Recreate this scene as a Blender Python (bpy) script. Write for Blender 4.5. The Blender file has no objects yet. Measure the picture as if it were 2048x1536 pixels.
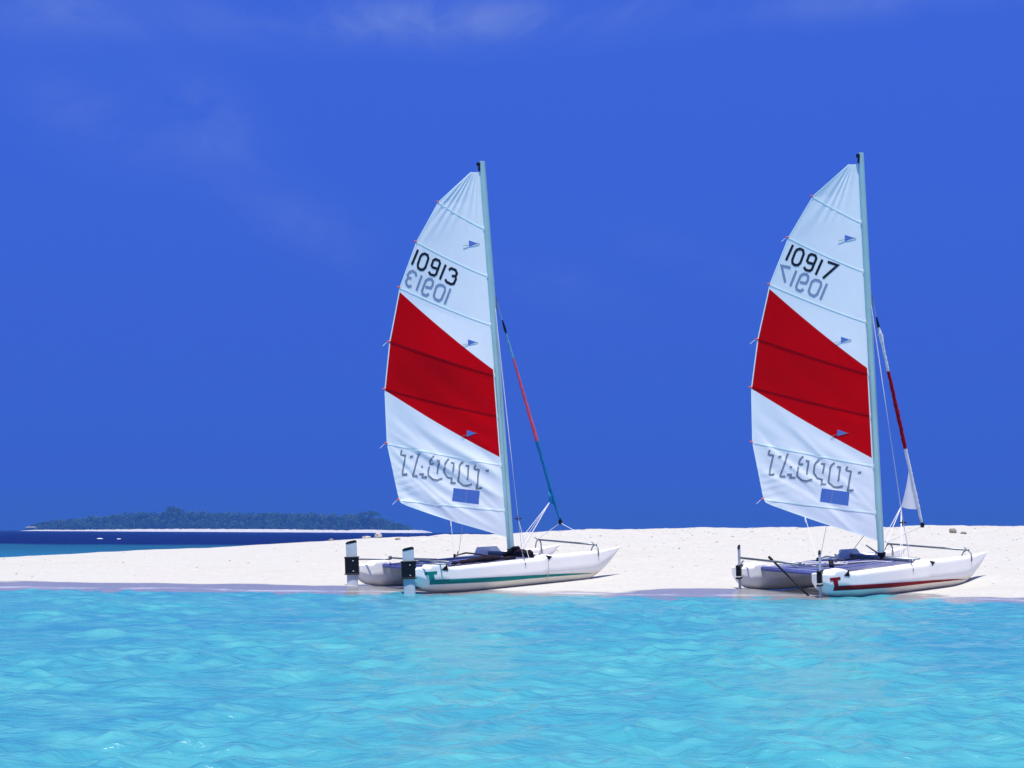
import bpy, bmesh, math, random
import numpy as np
from mathutils import Vector, Matrix, noise

S = bpy.context.scene
COL = S.collection
rad = math.radians

# ------------------------------------------------------------------ camera, sky, sun, exposure
cam_d = bpy.data.cameras.new("camera")
cam_d.sensor_width = 36.0
cam_d.lens = 3200.0 / 2048.0 * 36.0
cam_d.clip_start, cam_d.clip_end = 0.3, 20000.0
cam = bpy.data.objects.new("camera", cam_d)
COL.objects.link(cam)
EYE = 1.2
TILT, ROLL = math.atan((1064.9 - 768.0) / 3200.0), 0.0053
fw = Vector((0, math.cos(TILT), math.sin(TILT)))
u0 = Vector((0, -math.sin(TILT), math.cos(TILT)))
rt = Vector((1, 0, 0)) * math.cos(ROLL) + u0 * math.sin(ROLL)
up = u0 * math.cos(ROLL) - Vector((1, 0, 0)) * math.sin(ROLL)
M = Matrix((rt, up, -fw)).transposed().to_4x4()
M.translation = Vector((0, 0, EYE))
cam.matrix_world = M
S.camera = cam

SUN_DIR = Vector((-0.01, -0.33, 0.944)).normalized()
sun_el = math.asin(SUN_DIR.z)
sun_az = math.atan2(SUN_DIR.x, SUN_DIR.y)
sun_d = bpy.data.lights.new("sun", 'SUN')
sun_d.energy, sun_d.angle, sun_d.color = 4.0, rad(0.53), (1.0, 0.955, 0.88)
sun = bpy.data.objects.new("sun", sun_d)
COL.objects.link(sun)
sun.rotation_euler = SUN_DIR.to_track_quat('Z', 'Y').to_euler()

S.view_settings.view_transform = 'Standard'
S.view_settings.look = 'None'
S.view_settings.exposure = 0.68
S.view_settings.gamma = 1.0


class NT:
    """small helper for node trees"""
    def __init__(s, tree):
        s.t = tree
        tree.nodes.clear()

    def n(s, typ, **kw):
        nd = s.t.nodes.new(typ)
        ins = kw.pop('ins', {})
        for k, v in kw.items():
            setattr(nd, k, v)
        for k, v in ins.items():
            if hasattr(v, 'is_output'):
                s.t.links.new(v, nd.inputs[k])
            else:
                nd.inputs[k].default_value = v
        return nd

    def m(s, op, a, b=None, c=None, clamp=False):
        nd = s.t.nodes.new('ShaderNodeMath')
        nd.operation, nd.use_clamp = op, clamp
        for i, v in enumerate((a, b, c)):
            if v is None:
                continue
            if hasattr(v, 'is_output'):
                s.t.links.new(v, nd.inputs[i])
            else:
                nd.inputs[i].default_value = v
        return nd.outputs[0]

    def mix(s, f, a, b):
        nd = s.t.nodes.new('ShaderNodeMix')
        nd.data_type = 'RGBA'
        for k, v in ((0, f), (6, a), (7, b)):
            if hasattr(v, 'is_output'):
                s.t.links.new(v, nd.inputs[k])
            else:
                nd.inputs[k].default_value = v if k == 0 else (*v, 1.0)[:4]
        return nd.outputs[2]

    def smooth(s, v, lo, hi):
        nd = s.t.nodes.new('ShaderNodeMapRange')
        nd.interpolation_type = 'SMOOTHSTEP'
        for i, q in enumerate((v, lo, hi, 0.0, 1.0)):
            if hasattr(q, 'is_output'):
                s.t.links.new(q, nd.inputs[i])
            else:
                nd.inputs[i].default_value = q
        return nd.outputs[0]

    def link(s, a, b):
        s.t.links.new(a, b)


W = bpy.data.worlds.new("World")
S.world = W
W.use_nodes = True
N = NT(W.node_tree)
tc = N.n('ShaderNodeTexCoord')
sep = N.n('ShaderNodeSeparateXYZ', ins={0: tc.outputs['Generated']})
sky = N.n('ShaderNodeTexSky', sky_type='NISHITA', sun_disc=False, sun_elevation=sun_el, sun_rotation=sun_az,
          altitude=0.0, air_density=1.0, dust_density=0.3, ozone_density=4.0)
sk = N.n('ShaderNodeVectorMath', operation='SCALE', ins={0: sky.outputs[0], 'Scale': 0.06})
SKY_LOW, SKY_TOP = (0.026, 0.076, 0.39), (0.028, 0.082, 0.435)
el = N.m('ARCSINE', sep.outputs[2])
az = N.m('ARCTAN2', sep.outputs[0], sep.outputs[1])
deep = N.mix(N.smooth(el, 0.0, 0.30), SKY_LOW, SKY_TOP)
# thin wisps of high cloud, fixed in the sky
nz = N.n('ShaderNodeTexNoise', noise_dimensions='3D',
         ins={'Vector': N.n('ShaderNodeVectorMath', operation='MULTIPLY',
                            ins={0: tc.outputs['Generated'], 1: (7.0, 7.0, 15.0)}).outputs[0],
              'Scale': 1.3, 'Detail': 8.0, 'Roughness': 0.62, 'Distortion': 0.9})
tot = None
for (a0, e0, ra, re, rot, amp) in ((-0.06, 0.316, 0.105, 0.014, 0.02, 0.62), (-0.285, 0.308, 0.06, 0.016, 0.0, 0.34),
                                   (0.21, 0.322, 0.10, 0.010, 0.0, 0.30), (-0.193, 0.250, 0.034, 0.020, -0.6, 0.30),
                                   (-0.262, 0.246, 0.040, 0.018, -0.3, 0.22), (-0.132, 0.190, 0.042, 0.016, -0.4, 0.20),
                                   (0.03, 0.156, 0.06, 0.015, -0.3, 0.12), (0.117, 0.168, 0.045, 0.012, -0.3, 0.10)):
    dx, dy = N.m('SUBTRACT', az, a0), N.m('SUBTRACT', el, e0)
    c, s_ = math.cos(rot), math.sin(rot)
    xr = N.m('DIVIDE', N.m('ADD', N.m('MULTIPLY', dx, c), N.m('MULTIPLY', dy, s_)), ra)
    yr = N.m('DIVIDE', N.m('SUBTRACT', N.m('MULTIPLY', dy, c), N.m('MULTIPLY', dx, s_)), re)
    d2 = N.m('ADD', N.m('MULTIPLY', xr, xr), N.m('MULTIPLY', yr, yr))
    g = N.m('MULTIPLY', N.m('POWER', 2.718, N.m('MULTIPLY', d2, -0.9)), amp)
    tot = g if tot is None else N.m('ADD', tot, g)
cl = N.m('MULTIPLY', tot, N.smooth(nz.outputs[0], 0.28, 0.72), clamp=True)
deep = N.mix(cl, deep, (0.13, 0.19, 0.46))
col = N.mix(N.smooth(el, 0.42, 0.95), deep, sk.outputs[0])
bg = N.n('ShaderNodeBackground', ins={0: col, 1: 1.0})
N.link(bg.outputs[0], N.n('ShaderNodeOutputWorld').inputs[0])


# ------------------------------------------------------------------ object helpers
def tag(o, label=None, cat=None, group=None, kind=None):
    if label: o['label'] = label
    if cat: o['category'] = cat
    if group: o['group'] = group
    if kind: o['kind'] = kind
    return o


def empty(name, loc=(0, 0, 0)):
    o = bpy.data.objects.new(name, None)
    COL.objects.link(o)
    o.location = loc
    o.empty_display_size = 0.2
    return o


def link_mesh(name, me, parent=None, mats=()):
    for m_ in mats:
        me.materials.append(m_)
    o = bpy.data.objects.new(name, me)
    COL.objects.link(o)
    if parent: o.parent = parent
    return o


def mesh(name, verts, faces, parent=None, mats=(), smooth=True):
    me = bpy.data.meshes.new(name)
    me.from_pydata([tuple(v) for v in verts], [], faces)
    me.validate()
    if smooth:
        me.polygons.foreach_set('use_smooth', [True] * len(me.polygons))
    me.update()
    return link_mesh(name, me, parent, mats)


def grid_mesh(name, V, parent=None, mats=(), smooth=True):
    """V: (rows, cols, 3) array"""
    r, c = V.shape[:2]
    i = np.arange(r * c).reshape(r, c)
    F = np.stack([i[:-1, :-1], i[:-1, 1:], i[1:, 1:], i[1:, :-1]], -1).reshape(-1, 4)
    me = bpy.data.meshes.new(name)
    me.vertices.add(r * c)
    me.vertices.foreach_set('co', V.reshape(-1).astype(np.float32))
    me.loops.add(F.size)
    me.loops.foreach_set('vertex_index', F.reshape(-1).astype(np.int32))
    me.polygons.add(len(F))
    me.polygons.foreach_set('loop_start', np.arange(0, F.size, 4, dtype=np.int32))
    me.polygons.foreach_set('use_smooth', np.full(len(F), smooth))
    me.update()
    me.validate()
    return link_mesh(name, me, parent, mats)


class MB:
    """collects tubes, boxes, ribbons and lofts into one mesh"""
    def __init__(s):
        s.v, s.f = [], []

    def loft(s, rings, cap=True):
        b, n = len(s.v), len(rings[0])
        for r in rings: s.v += [tuple(p) for p in r]
        for k in range(len(rings) - 1):
            for i in range(n):
                j = (i + 1) % n
                s.f.append((b + k * n + i, b + k * n + j, b + (k + 1) * n + j, b + (k + 1) * n + i))
        if cap:
            s.f.append(tuple(b + i for i in range(n))[::-1])
            e = b + (len(rings) - 1) * n
            s.f.append(tuple(e + i for i in range(n)))
        return s

    def tube(s, pts, r, n=8, flat=1.0):
        """round tube through points; r a number or one per point"""
        P = [Vector(p) for p in pts]
        R_ = r if isinstance(r, (list, tuple)) else [r] * len(P)
        rings, a = [], None
        for k, p in enumerate(P):
            t = (P[min(k + 1, len(P) - 1)] - P[max(k - 1, 0)]).normalized()
            if a is None:
                a = t.orthogonal().normalized()
            a = (a - t * a.dot(t)).normalized()
            b = t.cross(a)
            rings.append([p + (a * math.cos(2 * math.pi * i / n) + b * flat * math.sin(2 * math.pi * i / n)) * R_[k] for i in range(n)])
        return s.loft(rings)

    def box(s, c, size, ax=None, bev=0.0):
        """box centred at c with chamfered vertical edges; ax = 3 axes"""
        A = ax or (Vector((1, 0, 0)), Vector((0, 1, 0)), Vector((0, 0, 1)))
        c = Vector(c)
        hx, hy, hz = size[0] / 2, size[1] / 2, size[2] / 2
        b = bev

        def ring(z, k):
            x, y = hx - k, hy - k
            q = max(b - k, 0.0008)
            pts = ((x, y - q), (x - q, y), (-x + q, y), (-x, y - q), (-x, -y + q), (-x + q, -y), (x - q, -y), (x, -y + q))
            return [c + A[0] * px + A[1] * py + A[2] * z for px, py in pts]
        if b > 0:
            return s.loft([ring(-hz, b * .7), ring(-hz + b, 0), ring(hz - b, 0), ring(hz, b * .7)])
        b = 0.001
        return s.loft([ring(-hz, 0), ring(hz, 0)])

    def build(s, name, mat, parent=None, smooth=False):
        o = mesh(name, s.v, s.f, parent, (mat,), smooth)
        bm = bmesh.new()
        bm.from_mesh(o.data)
        bmesh.ops.recalc_face_normals(bm, faces=bm.faces)
        bm.to_mesh(o.data)
        bm.free()
        return o


def auto_smooth(o, deg=35):
    me = o.data
    bm = bmesh.new()
    bm.from_mesh(me)
    for f in bm.faces: f.smooth = True
    lim = rad(deg)
    for e in bm.edges:
        if len(e.link_faces) == 2 and e.calc_face_angle(0) > lim:
            e.smooth = False
    bm.to_mesh(me)
    bm.free()
    return o


# ------------------------------------------------------------------ materials
def mat(name, color, rough=0.5, metal=0.0, spec=0.5, var=0.0, vscale=8.0, bump=0.0, bscale=60.0, coat=0.0):
    m_ = bpy.data.materials.new(name)
    m_.use_nodes = True
    n = NT(m_.node_tree)
    tc_ = n.n('ShaderNodeTexCoord')
    c_ = color
    bs = n.n('ShaderNodeBsdfPrincipled', ins={'Roughness': rough, 'Metallic': metal, 'Specular IOR Level': spec, 'Coat Weight': coat})
    if var > 0:
        nz_ = n.n('ShaderNodeTexNoise', ins={'Vector': tc_.outputs['Object'], 'Scale': vscale, 'Detail': 5.0, 'Roughness': 0.6})
        f_ = n.smooth(nz_.outputs[0], 0.35, 0.68)
        c_ = n.mix(f_, tuple(x * (1 - var) for x in color), tuple(min(1, x * (1 + var)) for x in color))
        n.link(c_, bs.inputs['Base Color'])
        n.link(n.m('ADD', rough - 0.08, n.m('MULTIPLY', nz_.outputs[0], 0.16)), bs.inputs['Roughness'])
    else:
        bs.inputs['Base Color'].default_value = (*color, 1)
    if bump > 0:
        nb = n.n('ShaderNodeTexNoise', ins={'Vector': tc_.outputs['Object'], 'Scale': bscale, 'Detail': 4.0})
        bp = n.n('ShaderNodeBump', ins={'Strength': bump, 'Distance': 0.01, 'Height': nb.outputs[0]})
        n.link(bp.outputs[0], bs.inputs['Normal'])
    n.link(bs.outputs[0], n.n('ShaderNodeOutputMaterial').inputs[0])
    return m_

# ------------------------------------------------------------------ sand bank
def vnoise(x, y, seed):
    """smooth value noise on arrays, range -1..1"""
    xi, yi = np.floor(x).astype(np.int64), np.floor(y).astype(np.int64)
    fx, fy = x - xi, y - yi
    fx, fy = fx * fx * fx * (fx * (fx * 6 - 15) + 10), fy * fy * fy * (fy * (fy * 6 - 15) + 10)

    def h(a, b):
        k = (a * 374761393 + b * 668265263 + seed * 974634777) & 0xFFFFFFFF
        k = ((k ^ (k >> 13)) * 1274126177) & 0xFFFFFFFF
        k = k ^ (k >> 16)
        return (k & 0xFFFF) / 32767.5 - 1.0
    a, b, c, d = h(xi, yi), h(xi + 1, yi), h(xi, yi + 1), h(xi + 1, yi + 1)
    return (a * (1 - fx) + b * fx) * (1 - fy) + (c * (1 - fx) + d * fx) * fy


def fbm(x, y, seed, oct=4, gain=0.5):
    t, a, f = 0, 1.0, 1.0
    for k in range(oct):
        t = t + a * vnoise(x * f + 17.3 * k, y * f - 9.1 * k, seed + k)
        a *= gain
        f *= 2.03
    return t


BOATS = (dict(p=(-2.3226, 30.2162, 0.0419), yaw=0.6372, pitch=0.0653, heel=0.0148, rake=0.0452, sheet=3.25),
         dict(p=(4.8640, 29.3270, 0.0254), yaw=0.6604, pitch=0.0631, heel=0.0392, rake=0.0394, sheet=20.5))

SHORE_X = [-60, -32, -18, -9.8, -6.8, -2.95, -0.2, 2.46, 5.5, 7.6, 8.7, 14, 24, 60]
SHORE_Y = [33.5, 32.8, 31.6, 30.5, 30.1, 29.2, 29.3, 28.6, 28.0, 27.8, 27.4, 26.7, 25.8, 24]
SEA_Z = 0.07
CREST_X = [-60, -34, -22, -13.3, -10.85, -8.1, -4.65, -3.2, 0.07, 2.5, 5.8, 11.9, 16.6, 26, 60]
CREST_Y = [40, 40, 41, 42, 43, 44, 45, 46, 47, 48, 49, 51, 52, 53, 54]
CREST_Z = [-0.35, -0.12, 0.22, 0.48, 0.62, 0.76, 0.975, 1.05, 1.175, 1.29, 1.37, 1.45, 1.50, 1.5, 1.4]


def sand_z(x, y, detail=True):
    ys, yc, zc = np.interp(x, SHORE_X, SHORE_Y), np.interp(x, CREST_X, CREST_Y), np.interp(x, CREST_X, CREST_Z)
    if detail:
        ys = ys + 0.35 * fbm(x * 0.35, y * 0 + 3, 5, 2)
    t = (y - ys) / (yc - ys)
    zs = SEA_Z + 0.02
    up_ = zs + (zc - zs) * (1 - (1 - np.clip(t, 0, 1)) ** 1.25)
    d = np.maximum(y - yc, 0)
    z = np.where(t < 0, zs - 0.055 * (ys - y), up_ - 0.16 * d * d / (d + 2.5))
    z = np.maximum(z, -0.9)
    if detail:
        rough = np.clip((x + 5.2) / 3.0, 0, 1) * np.clip((z - 0.14) / 0.3, 0, 1)
        z = z + rough * 0.018 * fbm(x * 1.1, y * 0.8, 11, 3)
        # the trodden top of the bank: small hummocks and footprints
        top = rough * np.clip((t - 0.45) / 0.4, 0, 1)
        z = z + top * (0.022 * fbm(x * 0.9, y * 0.7, 31, 3) + 0.015 * np.abs(fbm(x * 2.6, y * 2.0, 41, 2)))
        foot = vnoise(x * 2.9, y * 2.1, 77)
        z = z - top * 0.05 * np.clip((foot - 0.55) / 0.3, 0, 1)
        z = z + 0.006 * np.clip((z - 0.1) / 0.2, 0, 1) * fbm(x * 3.0, y * 2.5, 51, 2)
        z = z + 0.012 * fbm(x * 0.5, y * 0.9, 61, 2)
    for b in BOATS:
        dx, dy = x - b['p'][0], y - b['p'][1]
        c, s_ = math.cos(b['yaw']), math.sin(b['yaw'])
        xl, yl = dx * c + dy * s_, -dx * s_ + dy * c
        zp = b['p'][2] + xl * math.tan(b['pitch']) + yl * math.tan(b['heel']) - 0.004
        ex = np.maximum(np.maximum(1.15 - xl, xl - 3.6), 0)
        ey = np.maximum(np.abs(yl) - 1.2, 0)
        w = np.exp(-(ex / 0.9) ** 2 - (ey / 0.9) ** 2)
        zz = z * (1 - w) + zp * w
        # the keels press shallow grooves
        z = zz
    return z


def sand_material():
    m_ = bpy.data.materials.new("coral_sand")
    m_.use_nodes = True
    n = NT(m_.node_tree)
    g = n.n('ShaderNodeNewGeometry')
    pz = n.n('ShaderNodeSeparateXYZ', ins={0: g.outputs['Position']})
    fine = n.n('ShaderNodeTexNoise', ins={'Vector': g.outputs['Position'], 'Scale': 9.0, 'Detail': 8.0, 'Roughness': 0.7})
    patch = n.n('ShaderNodeTexNoise', ins={'Vector': n.n('ShaderNodeVectorMath', operation='MULTIPLY', ins={0: g.outputs['Position'], 1: (0.5, 0.9, 0.9)}).outputs[0],
                                           'Scale': 1.0, 'Detail': 4.0, 'Roughness': 0.6})
    dry = n.mix(n.smooth(fine.outputs[0], 0.3, 0.72), (0.425, 0.418, 0.400), (0.497, 0.491, 0.474))
    dry = n.mix(n.m('MULTIPLY', n.smooth(patch.outputs[0], 0.52, 0.72), 0.30), dry, (0.42, 0.385, 0.33))
    # scattered tan grit, denser on the trodden right half
    sp = n.n('ShaderNodeTexNoise', ins={'Vector': n.n('ShaderNodeVectorMath', operation='MULTIPLY', ins={0: g.outputs['Position'], 1: (7.0, 3.6, 5.0)}).outputs[0],
                                        'Scale': 1.0, 'Detail': 3.0, 'Roughness': 0.55})
    dens = n.m('SUBTRACT', 0.745, n.m('MULTIPLY', n.smooth(pz.outputs[0], -4.0, 6.0), 0.045))
    spk = n.smooth(sp.outputs[0], dens, n.m('ADD', dens, 0.05))
    dry = n.mix(n.m('MULTIPLY', spk, 0.38), dry, (0.22, 0.16, 0.10))
    wn = n.n('ShaderNodeTexNoise', ins={'Vector': n.n('ShaderNodeVectorMath', operation='MULTIPLY', ins={0: g.outputs['Position'], 1: (0.35, 0.8, 0.0)}).outputs[0],
                                        'Scale': 1.0, 'Detail': 3.0})
    lim = n.m('ADD', 0.130, n.m('MULTIPLY', wn.outputs[0], 0.10))
    # the tide line dips where the hulls lie
    for x0, x1 in ((-2.2, 3.0), (5.4, 9.6)):
        w_ = n.m('MULTIPLY', n.smooth(pz.outputs[0], x0, x0 + 1.2), n.m('SUBTRACT', 1.0, n.smooth(pz.outputs[0], x1 - 1.2, x1)))
        lim = n.m('SUBTRACT', lim, n.m('MULTIPLY', w_, 0.055))
    wet = n.m('SUBTRACT', 1.0, n.smooth(pz.outputs[2], n.m('SUBTRACT', lim, 0.010), n.m('ADD', lim, 0.008)))
    colr = n.mix(wet, dry, n.mix(n.smooth(fine.outputs[0], 0.3, 0.7), (0.205, 0.205, 0.225), (0.255, 0.25, 0.27)))
    # lace of foam left by the last wavelet
    fo = n.n('ShaderNodeTexNoise', ins={'Vector': n.n('ShaderNodeVectorMath', operation='MULTIPLY', ins={0: g.outputs['Position'], 1: (1.1, 2.6, 0.0)}).outputs[0], 'Scale': 1.0, 'Detail': 6.0, 'Roughness': 0.7})
    fz = n.m('SUBTRACT', 1.0, n.smooth(n.m('ABSOLUTE', n.m('SUBTRACT', pz.outputs[2], n.m('ADD', SEA_Z + 0.018, n.m('MULTIPLY', wn.outputs[0], 0.035)))), 0.0, 0.014))
    colr = n.mix(n.m('MULTIPLY', fz, n.smooth(fo.outputs[0], 0.43, 0.58)), colr, (0.50, 0.51, 0.53))
    bmp = n.n('ShaderNodeTexNoise', ins={'Vector': g.outputs['Position'], 'Scale': 6.0, 'Detail': 8.0, 'Roughness': 0.65})
    bp = n.n('ShaderNodeBump', ins={'Strength': n.m('MULTIPLY', n.m('SUBTRACT', 1.0, wet), 0.55), 'Distance': 0.03, 'Height': bmp.outputs[0]})
    bs = n.n('ShaderNodeBsdfPrincipled', ins={'Base Color': colr, 'Roughness': n.m('SUBTRACT', 0.95, n.m('MULTIPLY', wet, 0.72)),
                                              'Specular IOR Level': n.m('ADD', 0.1, n.m('MULTIPLY', wet, 0.4)), 'Normal': bp.outputs[0]})
    n.link(bs.outputs[0], n.n('ShaderNodeOutputMaterial').inputs[0])
    return m_


xs = np.unique(np.concatenate([np.linspace(-62, -16, 60), np.linspace(-16, 20, 420), np.linspace(20, 62, 60)]))
ysand = np.unique(np.concatenate([np.linspace(19, 25.5, 10), np.linspace(25.5, 40, 170), np.linspace(40, 56, 190), np.linspace(56, 72, 20)]))
X, Y = np.meshgrid(xs, ysand)
sand_m = sand_material()
beach = grid_mesh('beach', np.stack([X, Y, sand_z(X, Y)], -1), None, (sand_m,))
tag(beach, 'white coral sand bank running out to a low spit on the left', kind='structure')


# ------------------------------------------------------------------ sea
def water_material():
    m_ = bpy.data.materials.new("sea_water")
    m_.use_nodes = True
    n = NT(m_.node_tree)
    g = n.n('ShaderNodeNewGeometry')
    P = g.outputs['Position']
    pz = n.n('ShaderNodeSeparateXYZ', ins={0: P})
    big = n.n('ShaderNodeTexNoise', ins={'Vector': P, 'Scale': 0.11, 'Detail': 3.0})
    mid = n.n('ShaderNodeTexNoise', ins={'Vector': n.n('ShaderNodeVectorMath', operation='MULTIPLY', ins={0: P, 1: (1.3, 1.9, 0.0)}).outputs[0], 'Scale': 1.0, 'Detail': 5.0, 'Roughness': 0.65, 'Distortion': 0.5})
    lag = n.mix(n.smooth(big.outputs[0], 0.3, 0.7), (0.036, 0.232, 0.352), (0.054, 0.308, 0.365))
    lag = n.mix(n.smooth(mid.outputs[0], 0.35, 0.72), lag, (0.085, 0.35, 0.40))
    # behind the bank: shallow reef flat, then the drop-off to deep water
    edge = n.m('ADD', pz.outputs[1], n.m('MULTIPLY', n.m('SUBTRACT', big.outputs[0], 0.5), 26.0))
    flat_ = n.mix(n.smooth(edge, 60.0, 112.0), (0.012, 0.13, 0.215), (0.006, 0.085, 0.13))
    deep_ = (0.001, 0.004, 0.055)
    c = n.mix(n.smooth(pz.outputs[1], 38.0, 60.0), lag, flat_)
    c = n.mix(n.smooth(edge, 118.0, 136.0), c, deep_)
    b1 = n.n('ShaderNodeTexNoise', ins={'Vector': n.n('ShaderNodeVectorMath', operation='MULTIPLY', ins={0: P, 1: (2.8, 6.5, 4.0)}).outputs[0],
                                        'Scale': 1.0, 'Detail': 6.0, 'Roughness': 0.6, 'Distortion': 0.8})
    bp = n.n('ShaderNodeBump', ins={'Strength': 0.6, 'Distance': 0.045, 'Height': b1.outputs[0]})
    b3 = n.n('ShaderNodeTexNoise', ins={'Vector': n.n('ShaderNodeVectorMath', operation='MULTIPLY', ins={0: P, 1: (8.0, 15.0, 9.0)}).outputs[0],
                                        'Scale': 1.0, 'Detail': 4.0, 'Roughness': 0.6, 'Distortion': 0.5})
    bp = n.n('ShaderNodeBump', ins={'Strength': 0.8, 'Distance': 0.020, 'Height': b3.outputs[0], 'Normal': bp.outputs[0]})
    b2 = n.n('ShaderNodeTexNoise', ins={'Vector': n.n('ShaderNodeVectorMath', operation='MULTIPLY', ins={0: P, 1: (0.45, 0.9, 1.0)}).outputs[0],
                                        'Scale': 1.0, 'Detail': 5.0, 'Roughness': 0.62})
    far = n.smooth(pz.outputs[1], 40.0, 90.0)
    bp2 = n.n('ShaderNodeBump', ins={'Strength': far, 'Distance': 0.6, 'Height': b2.outputs[0], 'Normal': bp.outputs[0]})
    bs = n.n('ShaderNodeBsdfPrincipled', ins={'Base Color': c, 'Roughness': n.m('ADD', 0.16, n.m('MULTIPLY', far, 0.12)), 'IOR': 1.333, 'Specular IOR Level': n.m('SUBTRACT', 0.5, n.m('MULTIPLY', n.smooth(edge, 118.0, 136.0), 0.42)), 'Normal': bp2.outputs[0]})
    n.link(bs.outputs[0], n.n('ShaderNodeOutputMaterial').inputs[0])
    return m_


def wave_disp(x, y, dr):
    """choppy wavelets: sum of trochoids, each left out where the grid is too coarse for it"""
    rng = np.random.default_rng(4)
    dxs, dys, z = np.zeros_like(x), np.zeros_like(x), np.zeros_like(x)
    env = 0.84 + 0.48 * vnoise(x * 0.55, y * 0.33, 91) + 0.35 * vnoise(x * 1.3, y * 0.9, 92)
    for k in range(84):
        lam = 0.11 * (1.5 / 0.11) ** (k / 83.0) * rng.uniform(0.92, 1.08)
        th = rad(-80) + rng.normal(0, 0.75)
        kx, ky, kk = math.cos(th), math.sin(th), 2 * math.pi / lam
        slope = 0.047 * rng.uniform(0.6, 1.25) * (0.55 if lam > 0.7 else 0.95)
        a = slope / kk * np.clip(lam / (2.4 * dr) - 1.0, 0, 1) * env
        ph = kk * (kx * x + ky * y) + rng.uniform(0, 6.283) + 1.8 * vnoise(x * 0.45 / max(lam, .35) + k, y * 0.6 / max(lam, .35), 100 + k)
        z += a * np.sin(ph)
        q = 0.7 * a * np.cos(ph)
        dxs += q * kx
        dys += q * ky
    return dxs, dys, z


sea_m = water_material()
r1 = [1.5]
while r1[-1] < 6.5: r1.append(r1[-1] * 1.02)
while r1[-1] < 42: r1.append(r1[-1] * 1.0034)
while r1[-1] < 62: r1.append(r1[-1] * 1.008)
while r1[-1] < 3950: r1.append(r1[-1] * 1.022)
r1 = np.array(r1)
az1 = np.concatenate([np.linspace(-180, -36, 37)[:-1], np.linspace(-36, -21, 60)[:-1], np.linspace(-21, 21, 680)[:-1], np.linspace(21, 36, 60)[:-1], np.linspace(36, 180, 37)])
A, Rr = np.meshgrid(np.radians(az1), r1)
X, Y = Rr * np.sin(A), Rr * np.cos(A)
dr = np.maximum(np.gradient(r1)[:, None], Rr * np.abs(np.gradient(np.radians(az1)))[None, :] * 0.8)
dX, dY, Z = wave_disp(X, Y, dr)
calm = 1 - 0.25 * np.exp(-((Y - 28.5) / 3.0) ** 2)
V = np.stack([X + dX * calm, Y + dY * calm, Z * calm + SEA_Z], -1)
V[:, -1] = V[:, 0]
V[0, :, :] = (0, 0, SEA_Z)
sea = grid_mesh('sea', V, None, (sea_m,))
tag(sea, 'turquoise lagoon water turning deep blue beyond the reef edge', kind='structure')

# ------------------------------------------------------------------ the two catamarans
def gelcoat():
    """white gelcoat, warm bounce light off the sand painted in cream low down, with scuffs along the keel and a rusty smear under the bow"""
    m_ = bpy.data.materials.new('white_gelcoat')
    m_.use_nodes = True
    n = NT(m_.node_tree)
    tc_ = n.n('ShaderNodeTexCoord')
    P = n.n('ShaderNodeSeparateXYZ', ins={0: tc_.outputs['Object']})
    n1 = n.n('ShaderNodeTexNoise', ins={'Vector': tc_.outputs['Object'], 'Scale': 3.0, 'Detail': 6.0, 'Roughness': 0.65})
    n2 = n.n('ShaderNodeTexNoise', ins={'Vector': n.n('ShaderNodeVectorMath', operation='MULTIPLY', ins={0: tc_.outputs['Object'], 1: (4.0, 4.0, 22.0)}).outputs[0], 'Scale': 1.0, 'Detail': 6.0, 'Roughness': 0.7})
    c = n.mix(n.smooth(n1.outputs[0], 0.3, 0.7), (0.82, 0.81, 0.795), (0.86, 0.85, 0.83))
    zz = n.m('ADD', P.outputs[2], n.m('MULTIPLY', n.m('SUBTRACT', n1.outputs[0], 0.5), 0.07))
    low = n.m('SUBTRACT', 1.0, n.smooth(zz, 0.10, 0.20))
    c = n.mix(n.m('MULTIPLY', low, 0.75), c, (0.76, 0.69, 0.55))  # cream puts the sand's bounce light into the lower hull's colour
    c = n.mix(n.m('MULTIPLY', n.smooth(n2.outputs[0], 0.60, 0.72), n.m('ADD', 0.10, n.m('MULTIPLY', low, 0.30))), c, (0.45, 0.40, 0.32))
    bow = n.m('MULTIPLY', n.smooth(P.outputs[0], 4.12, 4.26), n.m('SUBTRACT', 1.0, n.smooth(n.m('ADD', P.outputs[2], n.m('MULTIPLY', n2.outputs[0], 0.05)), 0.10, 0.19)))
    c = n.mix(n.m('MULTIPLY', bow, 0.6), c, (0.52, 0.33, 0.13))
    bs = n.n('ShaderNodeBsdfPrincipled', ins={'Base Color': c, 'Roughness': n.m('ADD', 0.34, n.m('MULTIPLY', n1.outputs[0], 0.18)), 'Specular IOR Level': 0.3})
    n.link(bs.outputs[0], n.n('ShaderNodeOutputMaterial').inputs[0])
    return m_


def netting(name, color, gaps):
    """woven trampoline mesh: part of the light falls through its holes"""
    m_ = mat(name, color, 0.7, var=0.15, vscale=10, bump=0.4, bscale=180)
    t = m_.node_tree
    out = [q for q in t.nodes if q.type == 'OUTPUT_MATERIAL'][0]
    bs = [q for q in t.nodes if q.type == 'BSDF_PRINCIPLED'][0]
    tr = t.nodes.new('ShaderNodeBsdfTransparent')
    mx = t.nodes.new('ShaderNodeMixShader')
    mx.inputs[0].default_value = gaps
    t.links.new(bs.outputs[0], mx.inputs[1])
    t.links.new(tr.outputs[0], mx.inputs[2])
    t.links.new(mx.outputs[0], out.inputs[0])
    return m_


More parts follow.
